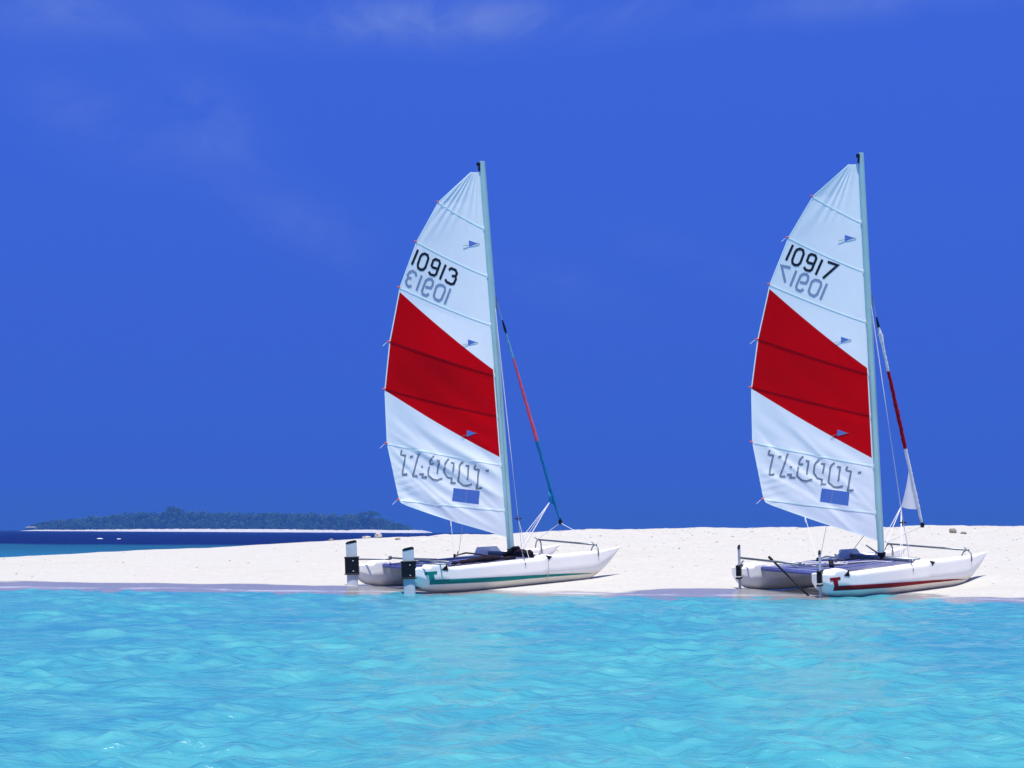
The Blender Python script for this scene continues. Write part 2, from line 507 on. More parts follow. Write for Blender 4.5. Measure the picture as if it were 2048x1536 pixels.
M_HULL = gelcoat()
M_TEAL = mat('teal_tape', (0.0, 0.20, 0.19), 0.6, spec=0.15, var=0.06)
M_RED = mat('red_tape', (0.24, 0.004, 0.008), 0.6, spec=0.12, var=0.06)
M_BLACK = mat('black_plastic', (0.005, 0.007, 0.011), 0.5, spec=0.18, var=0.2, vscale=20)
M_MAST = mat('anodised_mast', (0.34, 0.54, 0.57), 0.38, metal=0.15, var=0.05, vscale=2.0)
M_ALU = mat('weathered_aluminium', (0.20, 0.23, 0.27), 0.42, metal=0.7, var=0.1)
M_WIRE = mat('steel_wire', (0.55, 0.56, 0.60), 0.35, metal=0.6)
M_ROPE = mat('pale_rope', (0.75, 0.74, 0.78), 0.8)
M_DARKROPE = mat('dark_rope', (0.05, 0.045, 0.07), 0.8)
M_TRAMP = netting('trampoline_mesh', (0.10, 0.115, 0.27), 0.38)
M_SLEEVE = mat('blue_sleeve', (0.13, 0.16, 0.46), 0.7, var=0.1, vscale=14, bump=0.3, bscale=60)
M_LOCKER = mat('pale_blue_panel', (0.36, 0.44, 0.66), 0.45, var=0.05)
M_LOCKER_PALE = mat('pale_panel', (0.80, 0.84, 0.92), 0.45, var=0.05)
M_BLADE = mat('rudder_blade', (0.44, 0.50, 0.57), 0.4, var=0.05)
M_CLOTH = mat('dark_maroon_cloth', (0.016, 0.009, 0.014), 0.9, spec=0.15, var=0.35, vscale=14, bump=0.6, bscale=40)
M_HARNESS = mat('black_cloth', (0.004, 0.004, 0.006), 0.9, spec=0.1, var=0.4, vscale=14, bump=0.5, bscale=40)
M_NUM = mat('black_numeral', (0.010, 0.012, 0.020), 0.8, spec=0.2)
M_GHOST = mat('painted_show_through', (0.20, 0.27, 0.43), 0.7)
M_LETTER = mat('grey_lettering', (0.17, 0.21, 0.28), 0.7)
M_TIP = mat('orange_batten_tip', (0.75, 0.10, 0.05), 0.5)
M_BATTEN_END = mat('white_batten_end', (0.8, 0.8, 0.8), 0.5)
M_TALE = mat('green_wool', (0.03, 0.12, 0.10), 0.8)


def cloth(name, color, color2=None, band=None, trans=0.42, rough=0.75):
    """sailcloth lets light through; band: red band on the sail, read from the sail's own (s, t) coordinates"""
    m_ = bpy.data.materials.new(name)
    m_.use_nodes = True
    n = NT(m_.node_tree)
    tc_ = n.n('ShaderNodeTexCoord')
    wv = n.n('ShaderNodeTexNoise', ins={'Vector': tc_.outputs['Object'], 'Scale': 5.0, 'Detail': 6.0, 'Roughness': 0.6})
    c = n.mix(wv.outputs[0], tuple(x * 0.95 for x in color), tuple(min(1, x * 1.04) for x in color))
    if band:
        uv = n.n('ShaderNodeUVMap', uv_map='st')
        st_ = n.n('ShaderNodeSeparateXYZ', ins={0: uv.outputs[0]})
        s_, t_ = n.m('MULTIPLY', st_.outputs[0], 10.0), n.m('MULTIPLY', st_.outputs[1], 10.0)
        topl = n.m('SUBTRACT', n.m('ADD', 3.525, n.m('MULTIPLY', s_, 0.795)), t_)
        botl = n.m('SUBTRACT', t_, n.m('ADD', 1.795, n.m('MULTIPLY', s_, 0.590)))
        f = n.m('MULTIPLY', n.smooth(topl, -0.004, 0.012), n.smooth(botl, -0.004, 0.012))
        f = n.m('MULTIPLY', f, n.smooth(s_, 0.094, 0.100))
        c = n.mix(f, c, n.mix(wv.outputs[0], tuple(x * 0.93 for x in color2), tuple(x * 1.05 for x in color2)))
    d = n.n('ShaderNodeBsdfDiffuse', ins={0: c, 1: 0.3})
    t = n.n('ShaderNodeBsdfTranslucent', ins={0: c})
    g = n.n('ShaderNodeBsdfGlossy', ins={0: (1, 1, 1, 1), 1: 0.45})
    mx = n.n('ShaderNodeMixShader', ins={0: trans, 1: d.outputs[0], 2: t.outputs[0]})
    mx2 = n.n('ShaderNodeMixShader', ins={0: 0.003, 1: mx.outputs[0], 2: g.outputs[0]})
    out = mx2.outputs[0]
    if band:
        # cut the vinyl window and the tell-tale panes out of the cloth
        hole = None
        for poly in PANES:
            k = None
            m = len(poly)
            area = sum(poly[i][0] * poly[(i + 1) % m][1] - poly[(i + 1) % m][0] * poly[i][1] for i in range(m))
            sg = 1 if area > 0 else -1
            for i in range(m):
                (x0, y0), (x1, y1) = poly[i], poly[(i + 1) % m]
                ln = math.hypot(x1 - x0, y1 - y0)
                nx, ny = -(y1 - y0) / ln * sg, (x1 - x0) / ln * sg
                e = n.m('ADD', n.m('ADD', n.m('MULTIPLY', s_, nx), n.m('MULTIPLY', t_, ny)), -(nx * x0 + ny * y0))
                k = e if k is None else n.m('MINIMUM', k, e)
            hole = k if hole is None else n.m('MAXIMUM', hole, k)
        tr = n.n('ShaderNodeBsdfTransparent')
        out = n.n('ShaderNodeMixShader', ins={0: n.m('GREATER_THAN', hole, 0.004), 1: out, 2: tr.outputs[0]}).outputs[0]
    n.link(out, n.n('ShaderNodeOutputMaterial').inputs[0])
    return m_


def vinyl(name, tint, haze_):
    m_ = bpy.data.materials.new(name)
    m_.use_nodes = True
    n = NT(m_.node_tree)
    tr = n.n('ShaderNodeBsdfTransparent', ins={0: (*tint, 1)})
    g = n.n('ShaderNodeBsdfGlossy', ins={1: 0.08})
    d = n.n('ShaderNodeBsdfTranslucent', ins={0: (0.8, 0.85, 0.95, 1)})
    a = n.n('ShaderNodeMixShader', ins={0: haze_, 1: tr.outputs[0], 2: d.outputs[0]})
    b = n.n('ShaderNodeMixShader', ins={0: 0.03, 1: a.outputs[0], 2: g.outputs[0]})
    n.link(b.outputs[0], n.n('ShaderNodeOutputMaterial').inputs[0])
    return m_


# sail plan in metres: s = distance aft of the mast's centreline, t = height above the mast foot
LEECH = [(0.285, 7.53), (1.09, 6.93), (1.652, 6.155), (2.097, 5.278), (2.410, 4.246), (2.590, 3.348), (2.625, 2.319), (2.45, 1.23)]
LUFF = [(0.07, 7.54), (0.07, 6.412), (0.07, 5.466), (0.07, 4.49), (0.07, 3.470), (0.07, 2.666), (0.07, 1.70), (0.07, 0.794)]
FOOT = [(0.07, 0.262), (0.615, 0.47), (1.16, 0.665), (1.80, 0.913), (2.25, 1.09), (2.396, 1.158)]
WINDOW = [(1.165, 1.345), (0.578, 1.232), (0.625, 0.962), (1.220, 1.085)]
TALES = [[(0.415, 6.187), (0.195, 6.115), (0.425, 6.050)], [(0.595, 4.231), (0.392, 4.159), (0.604, 4.100)], [(0.762, 2.450), (0.540, 2.363), (0.776, 2.310)]]
PANES = [WINDOW] + TALES


def in_row(pts, u):
    """point at fraction u along a polyline (by s)"""
    s0, s1 = pts[0][0], pts[-1][0]
    s_ = s0 + (s1 - s0) * u
    return s_, np.interp(s_, [p[0] for p in pts], [p[1] for p in pts])


CH_T = [1.158] + [p[1] for p in LEECH[::-1]]
CH_S = [2.396] + [p[0] for p in LEECH[::-1]]


def chord(t):
    return np.interp(t, CH_T, CH_S)


def sail_w(s_, t, amp, ph=0.0):
    """bulge of the cloth away from the plane (towards the lee side) plus panel scallops and creases"""
    s_, t = np.asarray(s_, float), np.asarray(t, float)
    ch = np.maximum(chord(t), 0.35)
    u = np.clip(s_ / ch, 0, 1.05)
    w = -0.048 * ch * 4 * u * (1 - u) * (1 - 0.25 * u)
    # panels belly a little between the battens (batten height falls along u)
    env = np.clip(u * 6, 0, 1) * np.clip((1.02 - u) * 8, 0, 1)
    # diagonal creases of the lower panels, running down towards the tack
    q = (s_ * 0.62 - t * 0.78)
    al = s_ * 0.78 + t * 0.62
    low = np.exp(-((t - 1.6) / 0.95) ** 2) * env
    cr = 0
    for c0, sg, a in ((-0.10, 0.050, 0.013), (-0.27, 0.06, -0.010), (-0.42, 0.045, 0.014), (-0.62, 0.07, -0.010), (-0.80, 0.05, 0.012),
                      (-1.02, 0.06, 0.009), (-1.26, 0.07, -0.008), (0.10, 0.05, 0.011), (0.32, 0.07, -0.008)):
        cc = c0 + (0.10 + .05 * math.sin(ph)) * np.sin(al * 1.3 + c0 * 9 + ph) + .06 * math.sin(ph * 3 + c0 * 5)
        cr = cr + a * np.exp(-((q - cc) / sg) ** 2)
    w = w + amp * 1.25 * low * cr
    w = w + amp * 0.010 * low * np.sin(q * 17 + 1.2 * np.sin(al * 1.7))
    mid_ = np.exp(-((t - 3.0) / 0.8) ** 2) * env
    w = w + amp * 0.005 * mid_ * np.sin(q * 11 + 0.7)
    # fan of creases from the head board
    ang = np.arctan2(s_ - 0.10, 7.75 - t)
    hd = np.clip((t - 6.45 + .25 * s_) / 0.5, 0, 1) * np.clip((7.5 - t) * 4, 0, 1)
    w = w + 0.0034 * hd * np.sin(ang * (46 - 5 * ph) + 2 * np.sin(ang * 9 + ph)) * env
    # horizontal puckers at the clew
    # slack middle panel hanging over its lower batten
    lb4, lb5 = 3.45 + .325 * s_, 2.65 + .275 * s_
    v = (t - lb5) / (lb4 - lb5)
    win = np.clip(u * 2.2, 0, 1) * np.clip((1.0 - u) * 2.2, 0, 1)
    w = w + (0.062 if ph == 0 else 0.022) * win * np.where(v < 1, np.clip(v, 0, 1) ** 1.3, np.clip(1 - (v - 1) / 1.1, 0, 1)) 
    w = w + 0.005 * np.exp(-((s_ - 2.3) / 0.35) ** 2 - ((t - 1.5) / 0.32) ** 2) * np.sin(t * 48 + s_ * 6)
    w = w + 0.012 * np.sin(s_ * 1.7 + t * 0.9) * env * amp
    return w


HX = 4.93
SHEER = np.array([(-.035, .515), (.24, .507), (.29, .552), (.50, .560), (.60, .535), (.67, .478), (.80, .460), (1.2, .466), (2.0, .476), (2.86, .488),
                  (2.91, .538), (3.02, .545), (3.10, .523), (3.3, .520), (4.3, .530), (4.95, .575)])
KEEL = np.array([(-.035, .240), (.04, .178), (.14, .125), (.35, .075), (.62, .04), (1.1, .008), (1.8, .0), (3.55, .0), (3.85, .004), (4.10, .018), (4.2, .045), (4.29, .08),
                 (4.45, .165), (4.62, .283), (4.80, .440), (4.90, .540), (4.95, .572)])


def half_w(x):
    if x < 1.0: return 0.135 + 0.045 * max(0, (x + .1) / 1.1) ** 0.8
    if x < 2.6: return 0.18
    return 0.18 * (1 - ((x - 2.6) / 2.36) ** 2.1) + 0.006


def hull_y(x, z):
    """half breadth of a hull at station x, height z"""
    zk, zs = np.interp(x, *KEEL.T), np.interp(x, *SHEER.T)
    zc = zk + (zs - zk) * 0.46
    hw = half_w(x)
    if z <= zk: return 0.0
    if z < zc:
        return hw * ((z - zk) / (zc - zk)) ** 0.60 * 0.985
    return hw * (0.985 + 0.015 * (z - zc) / (zs - zc))


def hull_mesh():
    xs_ = sorted(set([float(v) for v in np.concatenate([SHEER[:, 0], KEEL[:, 0], np.linspace(-.035, 4.94, 64)]) if v < 4.945]))
    rings = []
    for x in xs_:
        zk, zs = np.interp(x, *KEEL.T), np.interp(x, *SHEER.T)
        half = [(0.0, zk)]
        for q in (.02, .06, .12, .20, .30, .40, .46, .60, .75, .88, .955):
            z = zk + (zs - zk) * q
            half.append((hull_y(x, z), z))
        hw = half_w(x)
        g = min(0.022, hw * 0.4)
        half += [(hw - g * .25, zs - g * .30), (hw - g, zs + .002), (hw * .5, zs + .012 * min(1, hw / .1))]
        ring = [(x, -y, z) for y, z in half] + [(x, 0, zs + .015 * min(1, hw / .1))] + [(x, y, z) for y, z in half[:0:-1]]
        rings.append(ring)
    # rounded transom
    r0 = rings[0]
    zc = sum(p[2] for p in r0) / len(r0)
    inset = [[(x - .018, y * .86, zc + (z - zc) * .90) for x, y, z in r0], [(x - .006, y * .97, zc + (z - zc) * .975) for x, y, z in r0]]
    return MB().loft(inset + rings)


def ribbon(MBo, pts2, width, f, flare=None):
    """flat band of a given width along a 2-D polyline, mitred; f maps (a, b) to 3-D"""
    P = [np.array(p, float) for p in pts2]
    closed = len(P) > 3 and np.allclose(P[0], P[-1])
    if closed: P = P[:-1]
    m = len(P)
    L_, R_ = [], []
    for i in range(m):
        a, b = (P[i - 1] if (i or closed) else None), (P[(i + 1) % m] if (i < m - 1 or closed) else None)
        d1 = (P[i] - a) / np.linalg.norm(P[i] - a) if a is not None else None
        d2 = (b - P[i]) / np.linalg.norm(b - P[i]) if b is not None else None
        if d1 is None: d1 = d2
        if d2 is None: d2 = d1
        n1, n2 = np.array([-d1[1], d1[0]]), np.array([-d2[1], d2[0]])
        nn = n1 + n2
        nn = nn / max(np.linalg.norm(nn), 1e-6)
        k = width / 2 / max(0.5, float(nn @ n1))
        L_.append(P[i] + nn * k)
        R_.append(P[i] - nn * k)
    b0 = len(MBo.v)
    idx = []
    for i in range(m + (1 if closed else 0)):
        nx = i % m
        if i > 0:
            pv = (i - 1) % m
            seg = max(1, int(np.linalg.norm(P[nx] - P[pv]) / 0.06))
        else:
            pv, seg = nx, 1
        for q in range(1, seg + 1) if i else (1,):
            w = q / seg
            l, r = L_[pv] * (1 - w) + L_[nx] * w, R_[pv] * (1 - w) + R_[nx] * w
            if i == 0: l, r = L_[0], R_[0]
            MBo.v += [tuple(f(*l)), tuple(f(*r))]
            idx.append(len(MBo.v) - 2)
    for a, b in zip(idx[:-1], idx[1:]):
        MBo.f.append((a, a + 1, b + 1, b))
    return MBo


def patch(MBo, poly, f, step=0.08):
    """convex polygon of 3 or 4 corners filled with a small grid, mapped by f"""
    if len(poly) == 3: poly = [poly[0], poly[1], poly[1], poly[2]]
    P = [np.array(p, float) for p in poly]
    nu = max(2, int(np.linalg.norm(P[1] - P[0]) / step) + 1)
    nv = max(2, int(np.linalg.norm(P[3] - P[0]) / step) + 1)
    b0 = len(MBo.v)
    for j in range(nv + 1):
        for i in range(nu + 1):
            u, v = i / nu, j / nv
            p = (P[0] * (1 - u) + P[1] * u) * (1 - v) + (P[3] * (1 - u) + P[2] * u) * v
            MBo.v.append(tuple(f(*p)))
    for j in range(nv):
        for i in range(nu):
            a = b0 + j * (nu + 1) + i
            MBo.f.append((a, a + 1, a + nu + 2, a + nu + 1))
    return MBo


STRIPE_UP = np.array([(.30, .285), (1.8, .222), (2.95, .180), (3.6, .148), (4.14, .106)])
STRIPE_LO = np.array([(.25, .197), (1.8, .136), (2.95, .128), (3.6, .116), (4.14, .102)])

TXT = [[(2.283, 2.167), (2.316, 2.098), (2.314, 2.080), (2.212, 2.055), (2.325, 1.702)], [(2.331, 1.703), (2.257, 1.692), (2.207, 1.705)],
       [(1.874, 2.072), (1.902, 2.033), (2.082, 1.652)], [(2.094, 1.649), (1.965, 1.641)], [(1.927, 1.674), (1.838, 1.667), (1.861, 1.611), (1.748, 1.603)],
       [(1.552, 1.999), (1.617, 1.947), (1.650, 1.887), (1.646, 1.853), (1.560, 1.845)], [(1.665, 1.805), (1.703, 1.714), (1.714, 1.631), (1.616, 1.545), (1.522, 1.520), (1.393, 1.545)],
       [(1.506, 1.908), (1.443, 1.893), (1.499, 1.645)], [(1.209, 1.913), (1.287, 1.857), (1.321, 1.817), (1.346, 1.673), (1.276, 1.562), (1.176, 1.527), (1.200, 1.442), (1.099, 1.430)],
       [(1.179, 1.835), (1.108, 1.819), (1.157, 1.647)], [(0.892, 1.834), (0.964, 1.788), (0.993, 1.737), (1.045, 1.468), (0.939, 1.370), (0.854, 1.356), (0.748, 1.373)],
       [(0.850, 1.752), (0.783, 1.740), (0.844, 1.472)], [(0.634, 1.745), (0.664, 1.689), (0.653, 1.667), (0.566, 1.644), (0.657, 1.286)], [(0.675, 1.285), (0.583, 1.277), (0.538, 1.288)],
       [(2.104, 2.020), (2.062, 2.023), (2.026, 2.030)], [(1.845, 1.793), (1.830, 1.828)], [(0.428, 1.611), (0.390, 1.611), (0.361, 1.613)]]
N1091 = [[(1.622, 6.000), (1.786, 5.710)],
         [(1.537, 5.905), (1.466, 5.924), (1.399, 5.893), (1.385, 5.830), (1.466, 5.660), (1.521, 5.614), (1.591, 5.615), (1.643, 5.652), (1.646, 5.717), (1.576, 5.863), (1.537, 5.905)],
         [(1.188, 5.629), (1.291, 5.657), (1.318, 5.692), (1.272, 5.790), (1.218, 5.817), (1.131, 5.788), (1.112, 5.736), (1.220, 5.523), (1.270, 5.498), (1.356, 5.522), (1.391, 5.577)],
         [(0.980, 5.708), (1.140, 5.420)]]
N3 = [[(0.918, 5.604), (0.856, 5.636), (0.759, 5.597), (0.733, 5.535), (0.770, 5.479), (0.857, 5.485)], [(0.770, 5.479), (0.765, 5.423), (0.821, 5.332), (0.888, 5.325), (0.986, 5.372), (1.012, 5.425)]]
N7 = [[(0.868, 5.662), (0.660, 5.590), (0.985, 5.350)]]
G1901 = [[(1.561, 5.502), (1.706, 5.214)],
         [(1.487, 5.280), (1.361, 5.257), (1.316, 5.311), (1.299, 5.378), (1.334, 5.427), (1.404, 5.435), (1.470, 5.402), (1.575, 5.205), (1.567, 5.144), (1.486, 5.111), (1.413, 5.144)],
         [(1.168, 5.314), (1.086, 5.306), (1.031, 5.264), (1.032, 5.203), (1.127, 5.036), (1.195, 5.005), (1.281, 5.048), (1.304, 5.107), (1.230, 5.278), (1.168, 5.314)],
         [(0.903, 5.235), (1.060, 4.935)]]
G3 = [[(1.690, 5.486), (1.707, 5.552), (1.773, 5.589), (1.844, 5.570), (1.895, 5.510), (1.885, 5.462), (1.808, 5.446)], [(1.885, 5.462), (1.944, 5.391), (1.933, 5.333), (1.880, 5.288), (1.816, 5.303)]]
G7 = [[(1.690, 5.560), (1.890, 5.600), (1.815, 5.285)]]


def add_uv(o, fn):
    me = o.data
    uvl = me.uv_layers.new(name='st')
    n_ = len(me.loops)
    vi = np.zeros(n_, np.int32)
    me.loops.foreach_get('vertex_index', vi)
    uv = fn[vi] / 10.0
    uvl.data.foreach_set('uv', uv.reshape(-1).astype(np.float32))


M_SAIL = cloth('white_red_sailcloth', (0.88, 0.925, 0.98), (0.60, 0.0003, 0.002), band=True, trans=0.22)
M_BATTEN = cloth('batten_pocket', (0.86, 0.97, 0.97), trans=0.10)
M_BATTEN_RED = cloth('red_batten_pocket', (0.34, 0.001, 0.004), trans=0.1)
M_VINYL = vinyl('window_vinyl', (0.86, 0.90, 0.96), 0.10)
M_JIBW = cloth('white_jibcloth', (0.82, 0.85, 0.90), trans=0.35)
M_JIBR = cloth('red_jibcloth', (0.36, 0.006, 0.015), trans=0.25)
M_JIBP = cloth('pink_jibcloth', (0.78, 0.15, 0.24), trans=0.35)
M_JIBB = cloth('blue_jibcloth', (0.03, 0.26, 0.58), trans=0.35)
M_JIBT = cloth('pale_teal_jibcloth', (0.25, 0.55, 0.70), trans=0.35)


def make_boat(k):
    B_ = BOATS[k]
    root = empty('beached_catamaran', B_['p'])
    root.rotation_mode = 'QUATERNION'
    cp, sp, ch_, sh_ = math.cos(B_['pitch']), math.sin(B_['pitch']), math.cos(B_['heel']), math.sin(B_['heel'])
    RM = Matrix.Rotation(B_['yaw'], 3, 'Z') @ Matrix(((cp, 0, -sp), (0, 1, 0), (sp, 0, cp))) @ Matrix(((1, 0, 0), (0, ch_, -sh_), (0, sh_, ch_)))
    root.rotation_quaternion = RM.to_quaternion()
    tag(root, ('catamaran with teal hull stripe, sail number 10913 and furled pink and blue jib',
               'catamaran with dark red hull stripe, sail number 10917 and white and red jib')[k],
        'sailboat', 'catamarans drawn up on the sand bank')
    stripe_m = (M_TEAL, M_RED)[k]
    HB = 0.978
    # hulls
    for side in (-1, 1):
        h = hull_mesh()
        h.v = [(x, y + side * HB, z) for x, y, z in h.v]
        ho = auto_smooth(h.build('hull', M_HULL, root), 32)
        out = side

        def on_side(x, z, off=.006):
            return (x, side * HB + out * (hull_y(x, z) + off), z)
        st = MB()
        n_ = 60
        b0 = len(st.v)
        for i in range(n_ + 1):
            x0 = .30 + (4.14 - .30) * i / n_
            lo_ = np.interp(x0, *STRIPE_LO.T)
            up_ = np.interp(x0, *STRIPE_UP.T)
            for q in (0, .33, .67, 1):
                st.v.append(on_side(x0, lo_ + (up_ - lo_) * q))
        for i in range(n_):
            for q in range(3):
                a = b0 + i * 4 + q
                st.f.append((a, a + 1, a + 5, a + 4))
        patch(st, [(.30, .195), (.30, .285), (.300, .285), (.27, .195)][:4] if False else [(.245, .197), (.30, .195), (.30, .285), (.225, .285)], on_side, .03)
        patch(st, [(.225, .285), (.335, .285), (.310, .395), (.195, .395)], on_side, .03)
        patch(st, [(.130, .385), (.385, .392), (.385, .440), (.108, .440)], on_side, .03)
        st.build('hull_stripe', stripe_m, ho)
        # dark ends of the two crossbeams, set into the hull's side
        for tri in ([(.605, .545), (.480, .452), (.625, .425)], [(2.905, .555), (3.045, .522), (2.965, .455)]):
            c_ = MB()
            rr = []
            for off in (-.02, .006):
                rr.append([(x, side * HB + out * (hull_y(x, min(z, .47)) + off), z) for x, z in tri])
            c_.loft(rr)
            c_.build('beam_end', M_BLACK, ho)
    # crossbeams and trampoline
    MB().tube([(.47, -.86, .462), (.47, .86, .468)], .045, 12).build('rear_beam', M_SLEEVE, root, True)
    MB().tube([(2.97, -.86, .530), (2.97, .86, .530)], .052, 14).build('main_beam', M_ALU, root, True)
    nx, ny = 40, 28
    gx, gy = np.meshgrid(np.linspace(.43, 2.92, nx), np.linspace(-.82, .82, ny))
    sag = .035 * np.sin(np.pi * (gx - .43) / 2.49) * np.cos(np.pi * gy / 1.7) + .006 * fbm(gx * 4, gy * 4, 3, 2)
    tz = .502 - sag
    tr = grid_mesh('trampoline', np.stack([gx, gy, tz], -1), root, (M_TRAMP,))
    so = tr.modifiers.new('cloth_thickness', 'SOLIDIFY')
    so.thickness = .006
    ed = MB()
    for y0 in (-.3, .3):
        ed.tube([(.5, y0, .508), (1.6, y0, .485 - .005), (2.88, y0, .508)], .010, 6)
    ed.build('trampoline_seam', M_SLEEVE, tr)
    # deck locker panel standing on the inner edge of the far hull
    lk = MB()
    prof = [(2.55, .470), (2.70, .672), (3.17, .662), (3.30, .490)]
    lk.loft([[(x, y0 + (z - .47) * .25, z) for x, z in prof] for y0 in (.76, .80)])
    lk.build('side_panel', (M_LOCKER_PALE, M_LOCKER)[k], root)
    # mast
    mf = Vector((2.9284, 0, .62))
    upv = Vector((-math.sin(B_['rake']), 0, math.cos(B_['rake'])))
    fwv = Vector((math.cos(B_['rake']), 0, math.sin(B_['rake'])))
    ms = MB()
    rings = []
    for t in (0.02, .5, 2, 4, 5.2, 6.5, 7.755):
        q = 1.0 if t < 5 else 1.0 - .12 * (t - 5) / 2.7
        ring = []
        for i in range(20):
            a = 2 * math.pi * i / 20
            ring.append(mf + upv * t + fwv * (.078 * q * math.cos(a)) + Vector((0, 1, 0)) * (.050 * q * math.sin(a) * (1 - .25 * math.cos(a))))
        rings.append(ring)
    ms.loft(rings)
    mo = auto_smooth(ms.build('mast', M_MAST, root), 40)
    MB().box(mf + upv * 7.69 - fwv * .095, (.06, .045, .07), (fwv, Vector((0, 1, 0)), upv)).box(mf + upv * 7.60 - fwv * .085, (.03, .03, .09), (fwv, Vector((0, 1, 0)), upv)) \
        .build('masthead_fitting', M_BLACK, mo)
    MB().box(mf + upv * 4.98 + fwv * .088, (.03, .03, .10), (fwv, Vector((0, 1, 0)), upv)).box(mf + upv * 4.86 + fwv * .075, (.02, .07, .16), (fwv, Vector((0, 1, 0)), upv)) \
        .build('hound_fitting', M_ALU, mo)
    MB().tube([mf + upv * .03, mf - upv * .045], [.085, .07], 12).tube([mf - upv * .03, (2.955, 0, .55)], [.035, .055], 12).build('mast_foot', M_BLACK, mo)
    # mainsail
    dl = rad(B_['sheet'])
    aft = Vector((-math.cos(dl), math.sin(dl), 0))
    aft = (aft - upv * aft.dot(upv)).normalized()
    nrm = -aft.cross(upv)
    amp = (1.0, 0.62)[k]

    def sp3(s_, t, off=0.0):
        w = float(sail_w(s_, t, amp, 1.9 * k)) + off
        return mf + aft * float(s_) + upv * float(t) + nrm * w
    rows = []
    for p in range(7, 0, -1):
        rows.append((p, [LUFF[p], LEECH[p]]))
    rows.append((0, [LUFF[0], LEECH[0]]))
    lines = [FOOT] + [r for _, r in rows]
    nu = 90
    ST = []
    for a, b in zip(lines[:-1], lines[1:]):
        nv = 24
        for j in range(nv):
            v = j / nv
            r_ = []
            for i in range(nu + 1):
                u = i / nu
                p0, p1 = in_row(a, u), in_row(b, u)
                r_.append((p0[0] * (1 - v) + p1[0] * v, p0[1] * (1 - v) + p1[1] * v))
            ST.append(r_)
    ST.append([in_row(lines[-1], i / nu) for i in range(nu + 1)])
    ST = np.array(ST, float)
    # straight panel shapes bow in a touch between battens at the leech
    Wd = sail_w(ST[..., 0], ST[..., 1], amp, 1.9 * k)
    V3 = np.array(mf)[None, None] + ST[..., :1] * np.array(aft) + ST[..., 1:] * np.array(upv) + Wd[..., None] * np.array(nrm)
    sl = grid_mesh('mainsail', V3, root, (M_SAIL,))
    add_uv(sl, ST.reshape(-1, 2))
    # battens in their pockets, each with an end cap at the leech and a slide at the mast
    for p in range(1, 8):
        a, b = LUFF[p], LEECH[p]
        red = p in (4, 5)
        bt = MB()
        pts = [(a[0] * (1 - q) + b[0] * q, a[1] * (1 - q) + b[1] * q) for q in np.linspace(0.012, 0.995, 14)]
        ribbon(bt, pts, .034 if not red else .030, lambda s_, t: sp3(s_, t, .006))
        bo = bt.build('batten', M_BATTEN_RED if red else M_BATTEN, sl)
        e = sp3(*b)
        MB().tube([e - aft * .01, e + aft * .045 + upv * .012], [.016, .012], 8).build('batten_tip', M_TIP, bo)
        e = sp3(.062, a[1], 0.004)
        MB().box(e, (.05, .03, .07), (aft, nrm, upv), .008).build('batten_slide', M_BATTEN_END, bo)
    # numbers (black ones face us; show-through of the far face's digits is painted grey on this face)
    sh3 = (0.0, -.070)[k]
    nb = MB()
    for pl in N1091:
        ribbon(nb, [(s_ + sh3, t + .012 * k) for s_, t in pl], .052, lambda s_, t: sp3(s_, t, .004))
    for pl in (N3, N7)[k]:
        ribbon(nb, [(s_ + sh3, t + .012 * k) for s_, t in pl], .052, lambda s_, t: sp3(s_, t, .004))
    nb.build('sail_number', M_NUM, sl)
    gb = MB()
    for pl in G1901 + (G3, G7)[k]:
        ribbon(gb, [(s_ + sh3, t + .02 * k) for s_, t in pl], .050, lambda s_, t: sp3(s_, t, .004))
    tag(gb.build('sail_number', M_GHOST, sl), 'mirror-written sail number, its show-through painted grey on the near face')
    lt = MB()
    for i, pl in enumerate(TXT):
        ribbon(lt, [(s_ - .035 * k, t - .02 * k) for s_, t in pl], .038 if i < 14 else .042, lambda s_, t: sp3(s_, t, .004))
    tag(lt.build('lettering', M_LETTER, sl), 'mirror-written outlined name lettering')
    patch(MB(), WINDOW, lambda s_, t: sp3(s_, t, .002), .05).build('window_pane', M_VINYL, sl)
    for tr_ in TALES:
        pn = patch(MB(), tr_, lambda s_, t: sp3(s_, t, .002), .03).build('tell_tale_pane', M_VINYL, sl)
        cx, cy = (tr_[0][0] + tr_[2][0]) / 2, (tr_[0][1] + tr_[2][1]) / 2
        MB().tube([sp3(tr_[1][0] - .01, tr_[1][1], .007), sp3(cx, cy - .03, .010), sp3(cx + .14, cy - .05, .016)], .0042, 5).build('tell_tale', M_TALE, sl)
    # leech tape and thread ends
    lc = MB()
    ed_ = [FOOT[-1]] + LEECH[::-1]
    for a, b in zip(ed_[:-1], ed_[1:]):
        ribbon(lc, [(a[0] * (1 - q) + b[0] * q - .012, a[1] * (1 - q) + b[1] * q) for q in np.linspace(0, 1, 6)], .024, lambda s_, t: sp3(s_, t, .003))
    ribbon(lc, [(s_, t + .012) for s_, t in FOOT], .026, lambda s_, t: sp3(s_, t, .003))
    lc.build('edge_tape', M_BATTEN, sl)
    for p in ((4, 6, 7), (2, 4, 7))[k]:
        e = sp3(*LEECH[p])
        MB().tube([e, e + aft * .07 - upv * .02, e + aft * .15 - upv * .08], .0045, 4).build('thread_end', M_ROPE, sl)
    # standing rigging
    hound = mf + upv * 4.99 + fwv * .10
    brid = Vector((4.20, 0, 1.085))
    MB().tube([hound, brid], .006, 6).build('forestay', M_WIRE, root)
    for side in (-1, 1):
        MB().tube([brid, (4.31, side * .99, .70)], .006, 6).build('bridle_wire', M_ROPE, root)
        MB().tube([hound - fwv * .08, (2.40, side * 1.09, .49)], .0045, 6).build('shroud', M_WIRE, root)
        MB().tube([(2.40, side * 1.09, .60), (2.40, side * 1.135, .50), (2.40, side * 1.165, .40)], .011, 6).build('shroud_plate', M_ALU, root)
